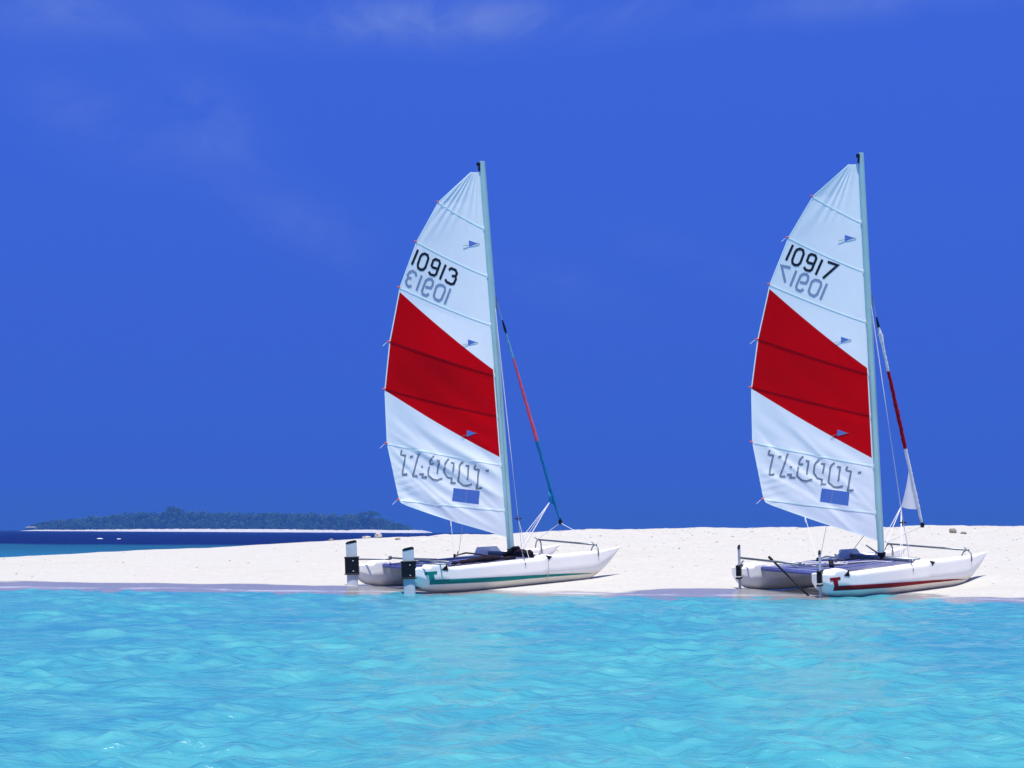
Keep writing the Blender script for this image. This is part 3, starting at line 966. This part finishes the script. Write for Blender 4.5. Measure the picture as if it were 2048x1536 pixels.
    MB().tube([brid - Vector((0, 0, .03)), brid + Vector((0, 0, .05))], [.035, .045], 10).tube([brid + Vector((0, 0, .05)), brid + Vector((-.015, 0, .10))], [.025, .02], 8) \
        .build('furling_drum', M_BLACK, root)
    hd_ = Vector((2.46, -.9, 1.28))
    tw = MB().tube([hound - fwv * .05, hd_], .004, 6).tube([hd_, (2.56, -.95, .80), (2.60, -1.02, .50)], .006, 6).build('trapeze_wire', M_ROPE, root)
    MB().tube([hd_ - Vector((.05, -.035, 0)), hd_ + Vector((.05, -.035, 0))], .014, 6).tube([hd_ - Vector((0, 0, .05)), hd_ + Vector((0, 0, .06))], .013, 6).build('trapeze_handle', M_BLACK, tw)
    # bow spreader bar on its two saddle brackets
    za, zb = (.715, .663) if k == 0 else (.672, .655)
    MB().tube([(4.27, -1.03, zb), (4.37, 1.03, za)], .019, 10).build('spreader_bar', M_ALU, root, True)
    for side, xx, z1 in ((-1, 4.27, zb), (1, 4.36, za)):
        b_ = MB()
        hw = half_w(xx) + .012
        for o_ in (-1, 1):
            b_.tube([(xx + .02, side * HB + o_ * .02, z1 - .005), (xx + .01, side * HB + o_ * hw * .75, z1 - .05), (xx, side * HB + o_ * (hw + .004), .535), (xx, side * HB + o_ * (hw + .002), .44)], .013, 8)
        b_.tube([(xx, side * HB, z1), (xx - .09, side * (HB + .02), z1 + .055)], .010, 6)
        b_.build('spreader_bracket', M_ALU, root, True)
    # jib furled round the forestay
    def fs(z):
        q = (z - brid.z) / (hound.z - brid.z)
        return brid + (hound - brid) * q

    def roll(segs, name, m_, par, seed):
        zz = np.linspace(segs[0][0], segs[-1][0], 40)
        rr = np.interp(zz, sorted(s_[0] for s_ in segs), [r for z, r in sorted(segs)])
        rnd = random.Random(seed)
        return auto_smooth(MB().tube([fs(float(z)) + Vector((rnd.uniform(-.004, .004), rnd.uniform(-.004, .004), 0)) for z in zz],
                                     [float(r) * rnd.uniform(.9, 1.1) for r in rr], 10, .8).build(name, m_, par), 60)
    swl = MB().tube([fs(5.20), fs(5.02), fs(4.90)], [.014, .028, .012], 8)
    if k == 0:
        jb = empty('furled_jib')
        jb.parent = root
        roll([(4.93, .020), (4.44, .024)], 'jib_head', M_JIBT, jb, 1)
        roll([(4.44, .026), (4.0, .034), (3.3, .044), (2.77, .050)], 'jib_band', M_JIBP, jb, 2)
        roll([(2.77, .046), (2.2, .044), (1.75, .048), (1.45, .034), (1.16, .024)], 'jib_foot', M_JIBB, jb, 3)
        fl = MB()
        patch(fl, [(0, 1.78), (0, 1.46), (.13, 1.50), (.08, 1.72)], lambda a, b: fs(b) - Vector((a + .02, .02 * math.sin(b * 20), 0)), .05)
        fl.build('jib_clew', M_JIBB, jb)
        clew = fs(1.48) - Vector((.14, 0, -.03))
    else:
        jb = empty('furled_jib')
        jb.parent = root
        roll([(5.02, .022), (4.85, .05), (4.6, .036), (4.15, .034)], 'jib_head', M_JIBW, jb, 4)
        roll([(4.15, .040), (3.4, .050), (2.63, .046)], 'jib_band', M_JIBR, jb, 5)
        roll([(2.63, .040), (2.0, .040), (1.5, .040), (1.16, .030)], 'jib_foot', M_JIBW, jb, 6)
        fl = MB()
        cl_ = Vector((3.56, 0, 1.50))
        top_ = fs(2.28)
        bot_ = fs(1.42)
        b0 = 0
        nn_ = 10
        for i in range(nn_ + 1):
            q = i / nn_
            inner = top_ * (1 - q) + bot_ * q
            tri_ = top_ * (1 - q) + cl_ * q
            for j in range(7):
                w = j / 6
                p_ = inner * (1 - w) + tri_ * w
                p_ = p_ + Vector((.03 * math.sin(math.pi * q) * w, .05 * math.sin(math.pi * w) * q, -.02 * math.sin(math.pi * w) * q))
                fl.v.append(tuple(p_))
        for i in range(nn_):
            for j in range(6):
                a = i * 7 + j
                fl.f.append((a, a + 1, a + 8, a + 7))
        auto_smooth(fl.build('jib_clew', M_JIBW, jb), 60)
        patch(MB(), [(0, 5.0), (0, 4.62), (.05, 4.66), (.085, 4.86)], lambda a, b: fs(b) + Vector((a, 0, 0)), .05).build('jib_leech', M_JIBW, jb)
        clew = cl_
    swl.build('jib_swivel', M_BLACK, jb)
    js = MB()
    for tgt in ((2.98, -.22, .56), (3.02, .10, .60), (3.30, .34, .55), (3.42, .30, .55)) if k == 0 else ((2.94, -.05, .70), (2.98, .20, .58), (3.18, -.25, .55), (3.20, -.28, .55)):
        js.tube([clew, tgt], .0065 if k == 0 else .008, 5)
    js.build('jib_sheet', M_ROPE, root)
    # mainsheet from the foot of the sail down to its block
    f0 = sp3(1.28, .705) if k == 0 else sp3(1.55, .815)
    bt_ = Vector((1.58, .02, .60)) if k == 0 else Vector((1.22, .12, .62))
    ms_ = MB().tube([f0, f0 - Vector((0, 0, .12)) * .5 + (bt_ - f0) * .05], .012, 6).tube([f0, bt_], .005, 5).build('mainsheet', M_ROPE, root)
    MB().box(bt_, (.05, .03, .07), None, .008).build('sheet_block', M_BLACK, ms_)
    MB().tube([bt_, bt_ + Vector((.30, .04, .035)), bt_ + Vector((.6, .08, -.01)), bt_ + Vector((.9, .12, -.07))], [.010, .022, .022, .014], 8, .5).build('sheet_strap', M_CLOTH if k == 0 else M_ALU, ms_)
    if k == 1:
        MB().tube([sp3(.34, .37), (2.3, .25, .64), (1.95, .22, .60)], .006, 5).build('downhaul_line', M_DARKROPE, root)
        MB().tube([(2.86, .05, .64), (2.62, .12, .80)], [.018, .012], 6).build('rotation_lever', M_ALU, mo)
        tl = MB()
        rnd = random.Random(8)
        for _ in range(5):
            p0 = Vector((rnd.uniform(1.7, 2.6), rnd.uniform(-.7, .2), .515))
            tl.tube([p0, p0 + Vector((rnd.uniform(-.5, .1), rnd.uniform(.1, .5), .012)), p0 + Vector((rnd.uniform(-.9, -.3), rnd.uniform(.3, .9), .0))], .007, 5)
        tl.build('loose_line', M_ROPE, tr)
        MB().tube([(1.15, -.28, .52), (1.20, -.22, .62)], [.05, .045], 10).build('winch_block', M_BLACK, tr)
        MB().tube([(1.5, .55, .508), (2.85, .45, .510)], .012, 6).tube([(1.2, -.05, .505), (2.8, -.1, .505)], .012, 6).build('hiking_strap', M_DARKROPE, tr)
    else:
        MB().tube([(2.95, -1.163, .46), (2.95, -1.160, .33), (2.945, -1.15, .20), (2.94, -1.13, .09)], .007, 5).build('hanging_line', mat('sandy_rope', (0.45, 0.40, 0.33), .9), root)
    # rudders: casing and lifting blade, tiller arms, crossbar, extension
    turn = (-B_['yaw'] - rad(2), rad(33))[k]
    ax_f = Vector((math.cos(turn), math.sin(turn), 0))
    ax_s = Vector((-math.sin(turn), math.cos(turn), 0))
    A3 = (ax_f, ax_s, Vector((0, 0, 1)))
    ends = []
    for side in (-1, 1):
        c0 = Vector((-.125 if side < 0 else -.155, side * HB, 0)) if k == 0 else Vector((-.075, side * HB - .09, 0))
        ru = empty('rudder')
        ru.parent = root
        ztop, zbot = ((.905, .02) if side < 0 else (.985, .035)) if k == 0 else ((.93, .0) if side < 0 else (.93, -.06))
        zc0, zc1 = ((.330, .655) if side < 0 else (.335, .675)) if k == 0 else ((.315, .580) if side < 0 else (.315, .565))
        cw = .21
        cb = MB()
        rr = []
        for z, q in ((zbot, .96), (zbot + .04, 1.0), (ztop - .05, 1.0), (ztop - .045, 1.0)):
            ring = []
            for i in range(18):
                a = 2 * math.pi * i / 18
                fx = math.cos(a)
                ring.append(c0 + ax_f * (fx * cw / 2 * q) + ax_s * (.017 * math.sin(a) * (1 + .35 * fx)) + Vector((0, 0, z)))
            rr.append(ring)
        cb.loft(rr)
        auto_smooth(cb.build('rudder_blade', M_BLADE, ru), 40)
        tp = MB()
        rr = []
        for z, q, sx in ((ztop - .045, 1.03, 0), (ztop - .02, 1.0, .0), (ztop, .8, .02), (ztop + .008, .5, .03)):
            rr.append([c0 + ax_f * (math.cos(2 * math.pi * i / 18) * cw / 2 * q + sx * .6) + ax_s * (.020 * math.sin(2 * math.pi * i / 18)) + Vector((0, 0, z - .018 * (1 - math.cos(2 * math.pi * i / 18)) * .5)) for i in range(18)])
        tp.loft(rr)
        auto_smooth(tp.build('blade_cap', M_BLACK, ru), 50)
        cs = MB().box(c0 + Vector((0, 0, (zc0 + zc1) / 2)), (cw + .055, .085, zc1 - zc0), A3, .016)
        cs.box(c0 + Vector((0, 0, zc0 + .012)), (cw + .075, .10, .024), A3, .006).box(c0 + Vector((0, 0, zc1 - .012)), (cw + .075, .095, .024), A3, .006)
        cs.tube([c0 + ax_f * (cw / 2) + Vector((0, 0, zc0 + .05)), Vector((-.03, side * HB, zc0 + .05))], .02, 6).tube([c0 + ax_f * (cw / 2) + Vector((0, 0, zc1 - .09)), Vector((-.03, side * HB, zc1 - .09))], .02, 6)
        co = cs.build('rudder_casing', M_BLACK, ru)
        for q in (.2, .78):
            MB().box(c0 + ax_s * (-.045) + ax_f * (.03) + Vector((0, 0, zc0 + (zc1 - zc0) * q)), (.022, .012, .012), A3).build('casing_bolt', M_BATTEN_END, co)
        if k == 1:
            MB().box(c0 + Vector((0, 0, zc0 + .045)), (cw + .062, .090, .014), A3).build('casing_strap', M_BATTEN_END, co)
        te = c0 + ax_f * .74 + Vector((0, 0, .60 if side > 0 else .575))
        if k == 1: te = c0 + ax_f * .42 + Vector((0, 0, .60))
        MB().tube([c0 + ax_f * .1 + Vector((0, 0, zc1 - .05)), te - ax_f * .12, te], .014, 8).build('tiller', M_ALU, ru, True)
        ends.append(te)
    xb = MB()
    if k == 0:
        mid_ = ends[1] + Vector((0, 0, .03))
        xb.tube([mid_, ends[0] + Vector((0, 0, .035))], .016, 8)
        xb.box(mid_, (.06, .05, .07), None, .01)
        xb.tube([ends[1] + Vector((.05, -.35, .03)), ends[1] + Vector((.95, -.2, -.06))], .012, 8)
    else:
        a_, b_ = Vector((.05, .98, .685)), Vector((.10, -.52, .645))
        xb.tube([a_, b_], [.020, .020], 10).tube([b_ + Vector((0, .08, 0)), b_ + Vector((.0, -.02, 0))], .028, 8)
        xb.tube([a_, a_ - Vector((.02, 0, .16))], .010, 6).tube([(.09, -.2, .655), (.18, -.3, .56)], .010, 6).tube([b_, ends[0]], .012, 6)
    xb.build('tiller_crossbar', M_ALU, root, True)
    if k == 1:
        e0, e1 = Vector((.10, .27, .715)), Vector((-.02, -.82, .055))
        MB().tube([e0, e1], .019, 8).tube([e0 + (e0 - e1) * .03, e0 - (e0 - e1) * .05], .026, 8).build('tiller_extension', M_BLACK, root, True)
    return root, RM


def heap(name, pts, radii, m_, B_, RM, seed, flat=.7, n=14):
    """a lumpy roll of cloth following points given in the boat's own frame"""
    rnd = random.Random(seed)
    o0 = Vector(B_['p'])
    P = []
    R_ = []
    for i in range(len(pts) - 1):
        for q in np.linspace(0, 1, 9)[:-1 if i < len(pts) - 2 else None]:
            P.append(Vector(pts[i]) * (1 - q) + Vector(pts[i + 1]) * q)
            R_.append(radii[i] * (1 - q) + radii[i + 1] * q)
    mb = MB().tube([RM @ p + o0 for p in P], R_, n)
    c0 = RM @ Vector(pts[0]) + o0
    vs = []
    for v in mb.v:
        p = Vector(v)
        d = noise.noise(p * 9.0 + Vector((seed, 0, 0))) * .030 + noise.noise(p * 22.0) * .014
        nearest = min(P, key=lambda q: (RM @ q + o0 - p).length_squared)
        ax = (p - (RM @ nearest + o0))
        vs.append(p + (ax.normalized() * d if ax.length > 1e-5 else Vector()))
    mb.v = [tuple(v - c0) for v in vs]
    o = mb.build(name, m_, None, True)
    o.location = c0
    return o


for k in (0, 1):
    root, RM = make_boat(k)
    if k == 0:
        tag(heap('rolled_cover', [(2.86, -.10, .585), (2.85, -.45, .590), (2.84, -.76, .575)], [.05, .068, .060], M_CLOTH, BOATS[0], RM, 3),
            'dark maroon rolled cover lying along the beam right of the teal-striped boat\'s mast', 'cover')
        tag(heap('cloth_bundle', [(1.05, -.66, .512), (1.5, -.64, .530), (1.85, -.66, .545), (2.5, -.70, .522)], [.02, .050, .060, .025], M_CLOTH, BOATS[0], RM, 5),
            'long dark maroon cloth bundle on the trampoline edge between the teal-striped boat\'s rudder and mast', 'cloth')
        tag(heap('harness_heap', [(2.72, -.02, .54), (2.80, -.12, .575), (2.84, -.20, .60), (2.85, -.34, .655), (2.85, -.42, .60)], [.045, .075, .085, .06, .03], M_HARNESS, BOATS[0], RM, 7),
            'black harness heaped at the foot of the teal-striped boat\'s mast', 'harness')

# ------------------------------------------------------------------ coral lumps and grit on the sand
M_CORAL = mat('bleached_coral', (0.42, 0.40, 0.37), 0.9, var=0.25, vscale=18, bump=0.8, bscale=40)
M_GREYCORAL = mat('grey_coral', (0.22, 0.20, 0.17), 0.9, var=0.35, vscale=18, bump=0.8, bscale=40)


def lump(name, x, y, sx, sy, sz, m_, seed, dz=0.0):
    bm = bmesh.new()
    bmesh.ops.create_icosphere(bm, subdivisions=3, radius=1.0)
    for v in bm.verts:
        p = v.co.copy()
        d = 1 + .45 * noise.noise(p * 1.6 + Vector((seed * 7.1, 0, 0))) + .22 * noise.noise(p * 4.1 + Vector((0, seed * 3.3, 0)))
        v.co = Vector((p.x * sx * d, p.y * sy * d, p.z * sz * d + sz * .35))
    me = bpy.data.meshes.new(name)
    bm.to_mesh(me)
    bm.free()
    for f in me.polygons: f.use_smooth = True
    o = link_mesh(name, me, None, (m_,))
    o.location = (x, y, float(sand_z(np.array([x]), np.array([y]))[0]) + dz)
    return o


def on_ray(px, py, Yd):
    """where the sand lies along a direction; used once to set a lump down on the bank"""
    return Yd


tag(lump('coral_rock', -3.77, 45.6, .09, .08, .10, M_CORAL, 1, .02), 'tallest white coral rock standing on the skyline left of the teal-striped boat', 'rock')
tag(lump('coral_rock', -4.10, 45.6, .13, .10, .05, M_CORAL, 2), 'low white coral rock on the crest just left of the tallest one', 'rock')
tag(lump('coral_rock', -3.12, 44.2, .075, .06, .04, M_GREYCORAL, 3), 'small grey-brown coral rock below the crest above the teal-striped boat\'s near rudder', 'rock')
tag(lump('coral_rock', -5.0, 44.6, .06, .06, .04, M_GREYCORAL, 4), 'tiny dark coral bit on the crest left of the white-topped rudder', 'rock')
tag(lump('coral_rock', 12.45, 45.3, .10, .08, .10, M_GREYCORAL, 5), 'grey coral rock alone on the sand right of the red-striped boat\'s forestay', 'rock')
tag(lump('coral_rock', 12.72, 45.2, .09, .07, .05, M_GREYCORAL, 6), 'flat brown chip at the right foot of the grey coral rock', 'rock')

rng = random.Random(21)
gv, gf = [], []
for i in range(900):
    x = rng.uniform(-14, 18)
    if x < -3 and rng.random() < .82: continue
    ys_, yc_ = float(np.interp(x, SHORE_X, SHORE_Y)), float(np.interp(x, CREST_X, CREST_Y))
    t = rng.random() ** (.6 if x > -3 else 1.0)
    y = ys_ + 2.6 + (yc_ - ys_ - 2.8) * t
    z = float(sand_z(np.array([x]), np.array([y]))[0])
    r = rng.uniform(.010, .030) * (1.5 if rng.random() < .08 else 1)
    b = len(gv)
    a0 = rng.uniform(0, 6)
    for j in range(5):
        a = a0 + j * 1.2566
        q = rng.uniform(.6, 1.2)
        gv.append((x + r * 1.8 * q * math.cos(a), y + r * q * math.sin(a), z - .004))
    gv.append((x, y, z + r * rng.uniform(.35, .8)))
    gf += [(b + j, b + (j + 1) % 5, b + 5) for j in range(5)]
grit = mesh('beach_debris', gv, gf, None, (mat('tan_grit', (0.29, 0.235, 0.165), .95, var=.4, vscale=3),), False)
tag(grit, 'tan shell and coral grit strewn over the sand', 'debris', kind='stuff')

# two small breaking crests far out on the blue water
M_FOAM = mat('foam', (0.8, 0.83, 0.86), .8)
for i, (x, y, L_) in enumerate(((-53.7, 209.9, 1.1), (-50.4, 206.5, .7))):
    o = lump('breaking_wave', x, y, L_ * .38, .25, .09, M_FOAM, 31 + i)
    o.location.z = SEA_Z - .03
    tag(o, ('longer white breaking crest on the dark blue water, the left of the pair', 'shorter white breaking crest on the dark blue water, the right of the pair')[i], 'wave crest')

# ------------------------------------------------------------------ the far island
IY = 1800.0
M_ISAND = mat('island_sand', (0.80, 0.76, 0.72), .95)
M_LEAF = mat('tropical_foliage', (0.022, 0.085, 0.040), .7, var=.40, vscale=.10)
M_LEAF2 = mat('palm_fronds', (0.030, 0.085, 0.035), .7, var=.3, vscale=.3)
M_BARK = mat('palm_bark', (0.20, 0.16, 0.12), .9)
xs_i = np.linspace(-555, -78, 160)
ys_i = np.linspace(-70, 300, 40)
GX, GY = np.meshgrid(xs_i, ys_i)
cx, rx = -325.0, 226.0
ee = ((GX - cx) / rx) ** 2
shore = -45 * np.sqrt(np.clip(1 - ee, 0, 1)) + 6 * fbm(GX / 40, GY * 0, 5, 2)
inn = GY - shore
GZ = np.where(ee < 1.0, np.clip(inn * .11, -2, 3.4), -2.0)
GZ = np.where(GY > 250, np.minimum(GZ, 2.6 - (GY - 250) * .15), GZ)
GZ = np.where(ee < 1, np.minimum(GZ, (1 - ee) * 24 + .4), GZ)
GZ = GZ * np.clip(.35 + (GX + 555) / 260, 0, 1) + .1
isl = grid_mesh('island', np.stack([GX, GY + IY, GZ], -1), None, (M_ISAND,))
tag(isl, 'low sandy island with a thin white beach', kind='structure')

TOP_X = [-549, -540, -520, -500, -480, -462, -440, -420, -400, -380, -360, -340, -300, -250, -220, -205, -190, -170, -150, -140, -128, -118, -112]
TOP_Z = [6.5, 10, 13, 15, 16.5, 18, 21, 22.5, 22.5, 23.5, 23.5, 23, 22.5, 23, 22, 21, 22.5, 21, 19.5, 15, 12.5, 9, 4]


def clump(vs, fs, rnd, c, rx_, rz_, n_, leaf):
    """leaf-sized blades scattered through a crown's volume"""
    for _ in range(n_):
        while True:
            p = Vector((rnd.uniform(-1, 1), rnd.uniform(-1, 1), rnd.uniform(-1, 1)))
            if .25 < p.length < 1: break
        p = Vector(c) + Vector((p.x * rx_, p.y * rx_, p.z * rz_))
        a = Vector((rnd.gauss(0, 1), rnd.gauss(0, 1), rnd.gauss(0, .5))).normalized() * leaf * rnd.uniform(.6, 1.4)
        b = Vector((rnd.gauss(0, 1), rnd.gauss(0, 1), rnd.gauss(0, .8))).normalized() * leaf * rnd.uniform(.4, .9)
        i = len(vs)
        vs += [tuple(p - a), tuple(p + b), tuple(p + a), tuple(p - b)]
        fs.append((i, i + 1, i + 2, i + 3))


rnd = random.Random(77)
fv, ff = [], []
for i in range(1240):
    x = rnd.uniform(-547, -114) if i < 1150 else rnd.uniform(-552, -490)
    e_ = ((x - cx) / rx) ** 2
    front = -45 * math.sqrt(max(0, 1 - e_)) + 24
    y = front + abs(rnd.gauss(0, 1)) * 38 + 3
    top = float(np.interp(x, TOP_X, TOP_Z)) * rnd.uniform(.74, .97)
    if y < front + 16: top *= rnd.uniform(.42, .8)
    rr = min(rnd.uniform(3.0, 5.5), top * .45)
    clump(fv, ff, rnd, (x, IY + y, top - rr * .7), rr, rr * .75, 34, 1.15)
    clump(fv, ff, rnd, (x, IY + y, top * .42), rr * .9, top * .42, 22, 1.4)
forest = mesh('forest', fv, ff, None, (M_LEAF,), False)
tag(forest, 'dense green forest covering the distant island', 'forest', kind='stuff')


def broad_tree(x, y, h, rx_, rz_, label, flat):
    r = empty('broadleaf_tree', (x, y, 0))
    tag(r, label, 'tree')
    MB().tube([(0, 0, 0), (.4, 0, h * .4), (0, 0, h * .75)], [1.1, .8, .4], 8).tube([(.3, 0, h * .45), (rx_ * .5, 0, h * .8)], [.5, .2], 6) \
        .tube([(.3, 0, h * .4), (-rx_ * .5, 1, h * .8)], [.5, .2], 6).build('trunk', M_BARK, r, True)
    v, f = [], []
    for i in range(30):
        a, q = rnd.uniform(0, 6.28), math.sqrt(rnd.random())
        zz = h - rz_ * (.35 + 1.3 * q * q * (0.45 if flat else 1.0)) - rnd.uniform(0, rz_ * .5)
        clump(v, f, rnd, (rx_ * .85 * q * math.cos(a), rx_ * .6 * q * math.sin(a), zz), rx_ * .26, rz_ * .38, 90, .8)
    mesh('crown', v, f, r, (M_LEAF,), False)


broad_tree(-381, IY + 10, 29.5, 15, 5.5, 'tall dome-crowned tree rising above the middle of the distant island\'s forest', False)
broad_tree(-160, IY + 6, 24.8, 12, 4.0, 'flat-topped broad tree near the right end of the distant island', True)

# coconut palms standing proud of the forest's top line
pv, pf = [], []
for fr in range(15):
    a = fr * 2.399
    el_ = .9 - 1.5 * (fr / 14.0)
    pts = []
    for q in np.linspace(0, 1, 6):
        rr = 4.3 * q
        pts.append(Vector((rr * math.cos(a) * math.cos(el_ * .6), rr * math.sin(a) * math.cos(el_ * .6), rr * math.sin(el_) - 2.6 * q * q)))
    for sgn in (-1, 1):
        b = len(pv)
        side = Vector((-math.sin(a), math.cos(a), 0)) * sgn
        for i, p in enumerate(pts):
            w = .85 * math.sin(math.pi * min(1, .12 + .88 * i / 5.0)) + .05
            pv.append(tuple(p))
            pv.append(tuple(p + side * w - Vector((0, 0, w * .55))))
        for i in range(5):
            pf.append((b + 2 * i, b + 2 * i + 1, b + 2 * i + 3, b + 2 * i + 2))
palm = empty('coconut_palm')
tag(palm, 'coconut palm rising above the forest of the distant island', 'palm tree', 'coconut palms along the distant island')
crown = mesh('crown', pv, pf, palm, (M_LEAF2,), False)
tr_ = MB().tube([(.9, 0, -17), (.7, .1, -11), (.25, 0, -5), (0, 0, 0)], [.30, .24, .19, .16], 7).build('trunk', M_BARK, palm, True)
first = True
for i in range(64):
    x = rnd.uniform(-520, -128)
    if -398 < x < -364: continue
    top = float(np.interp(x, TOP_X, TOP_Z))
    if first:
        o, kids = palm, []
        first = False
    else:
        o = palm.copy()
        COL.objects.link(o)
        for ch in (crown, tr_):
            c2 = ch.copy()
            COL.objects.link(c2)
            c2.parent = o
    sc = rnd.uniform(.75, 1.1)
    o.location = (x, IY + rnd.uniform(-14, 40), top * rnd.uniform(.86, 1.05) - 1.2)
    o.rotation_euler = (rnd.uniform(-.1, .1), rnd.uniform(-.12, .12), rnd.uniform(0, 6.28))
    o.scale = (sc, sc, sc)

# small pale shelter on the left end of the island's beach
hut = empty('beach_shelter', (-529, IY - 30, 0.8))
tag(hut, 'small pale beach shelter at the left end of the distant island', 'shelter')
MB().box((0, 0, 1.6), (7, 4, 1.6)).build('wall', mat('pale_wall', (.25, .28, .32), .8), hut)
MB().loft([[(-6, -3, 2.6), (6, -3, 2.6), (6, 3, 2.6), (-6, 3, 2.6)], [(-4, -.3, 4.4), (4, -.3, 4.4), (4, .3, 4.4), (-4, .3, 4.4)]]).build('roof', mat('thatch', (.22, .22, .22), .9), hut)

# ------------------------------------------------------------------ the sea air
hz = bpy.data.materials.new('sea_air')
hz.use_nodes = True
n = NT(hz.node_tree)
pv_ = n.n('ShaderNodeVolumePrincipled', ins={'Color': (0.07, 0.235, 0.74, 1), 'Density': 0.00043, 'Anisotropy': 0.0})
n.link(pv_.outputs[0], n.n('ShaderNodeOutputMaterial').inputs[1])
q = 4000.0
v = [(x, y, z) for z in (-2.2, 38.0) for x, y in ((-q, -q), (q, -q), (q, q), (-q, q))]
air = mesh('haze', v, [(3, 2, 1, 0), (4, 5, 6, 7), (0, 1, 5, 4), (1, 2, 6, 5), (2, 3, 7, 6), (3, 0, 4, 7)], None, (hz,), False)
tag(air, 'thin blue sea air', kind='stuff')
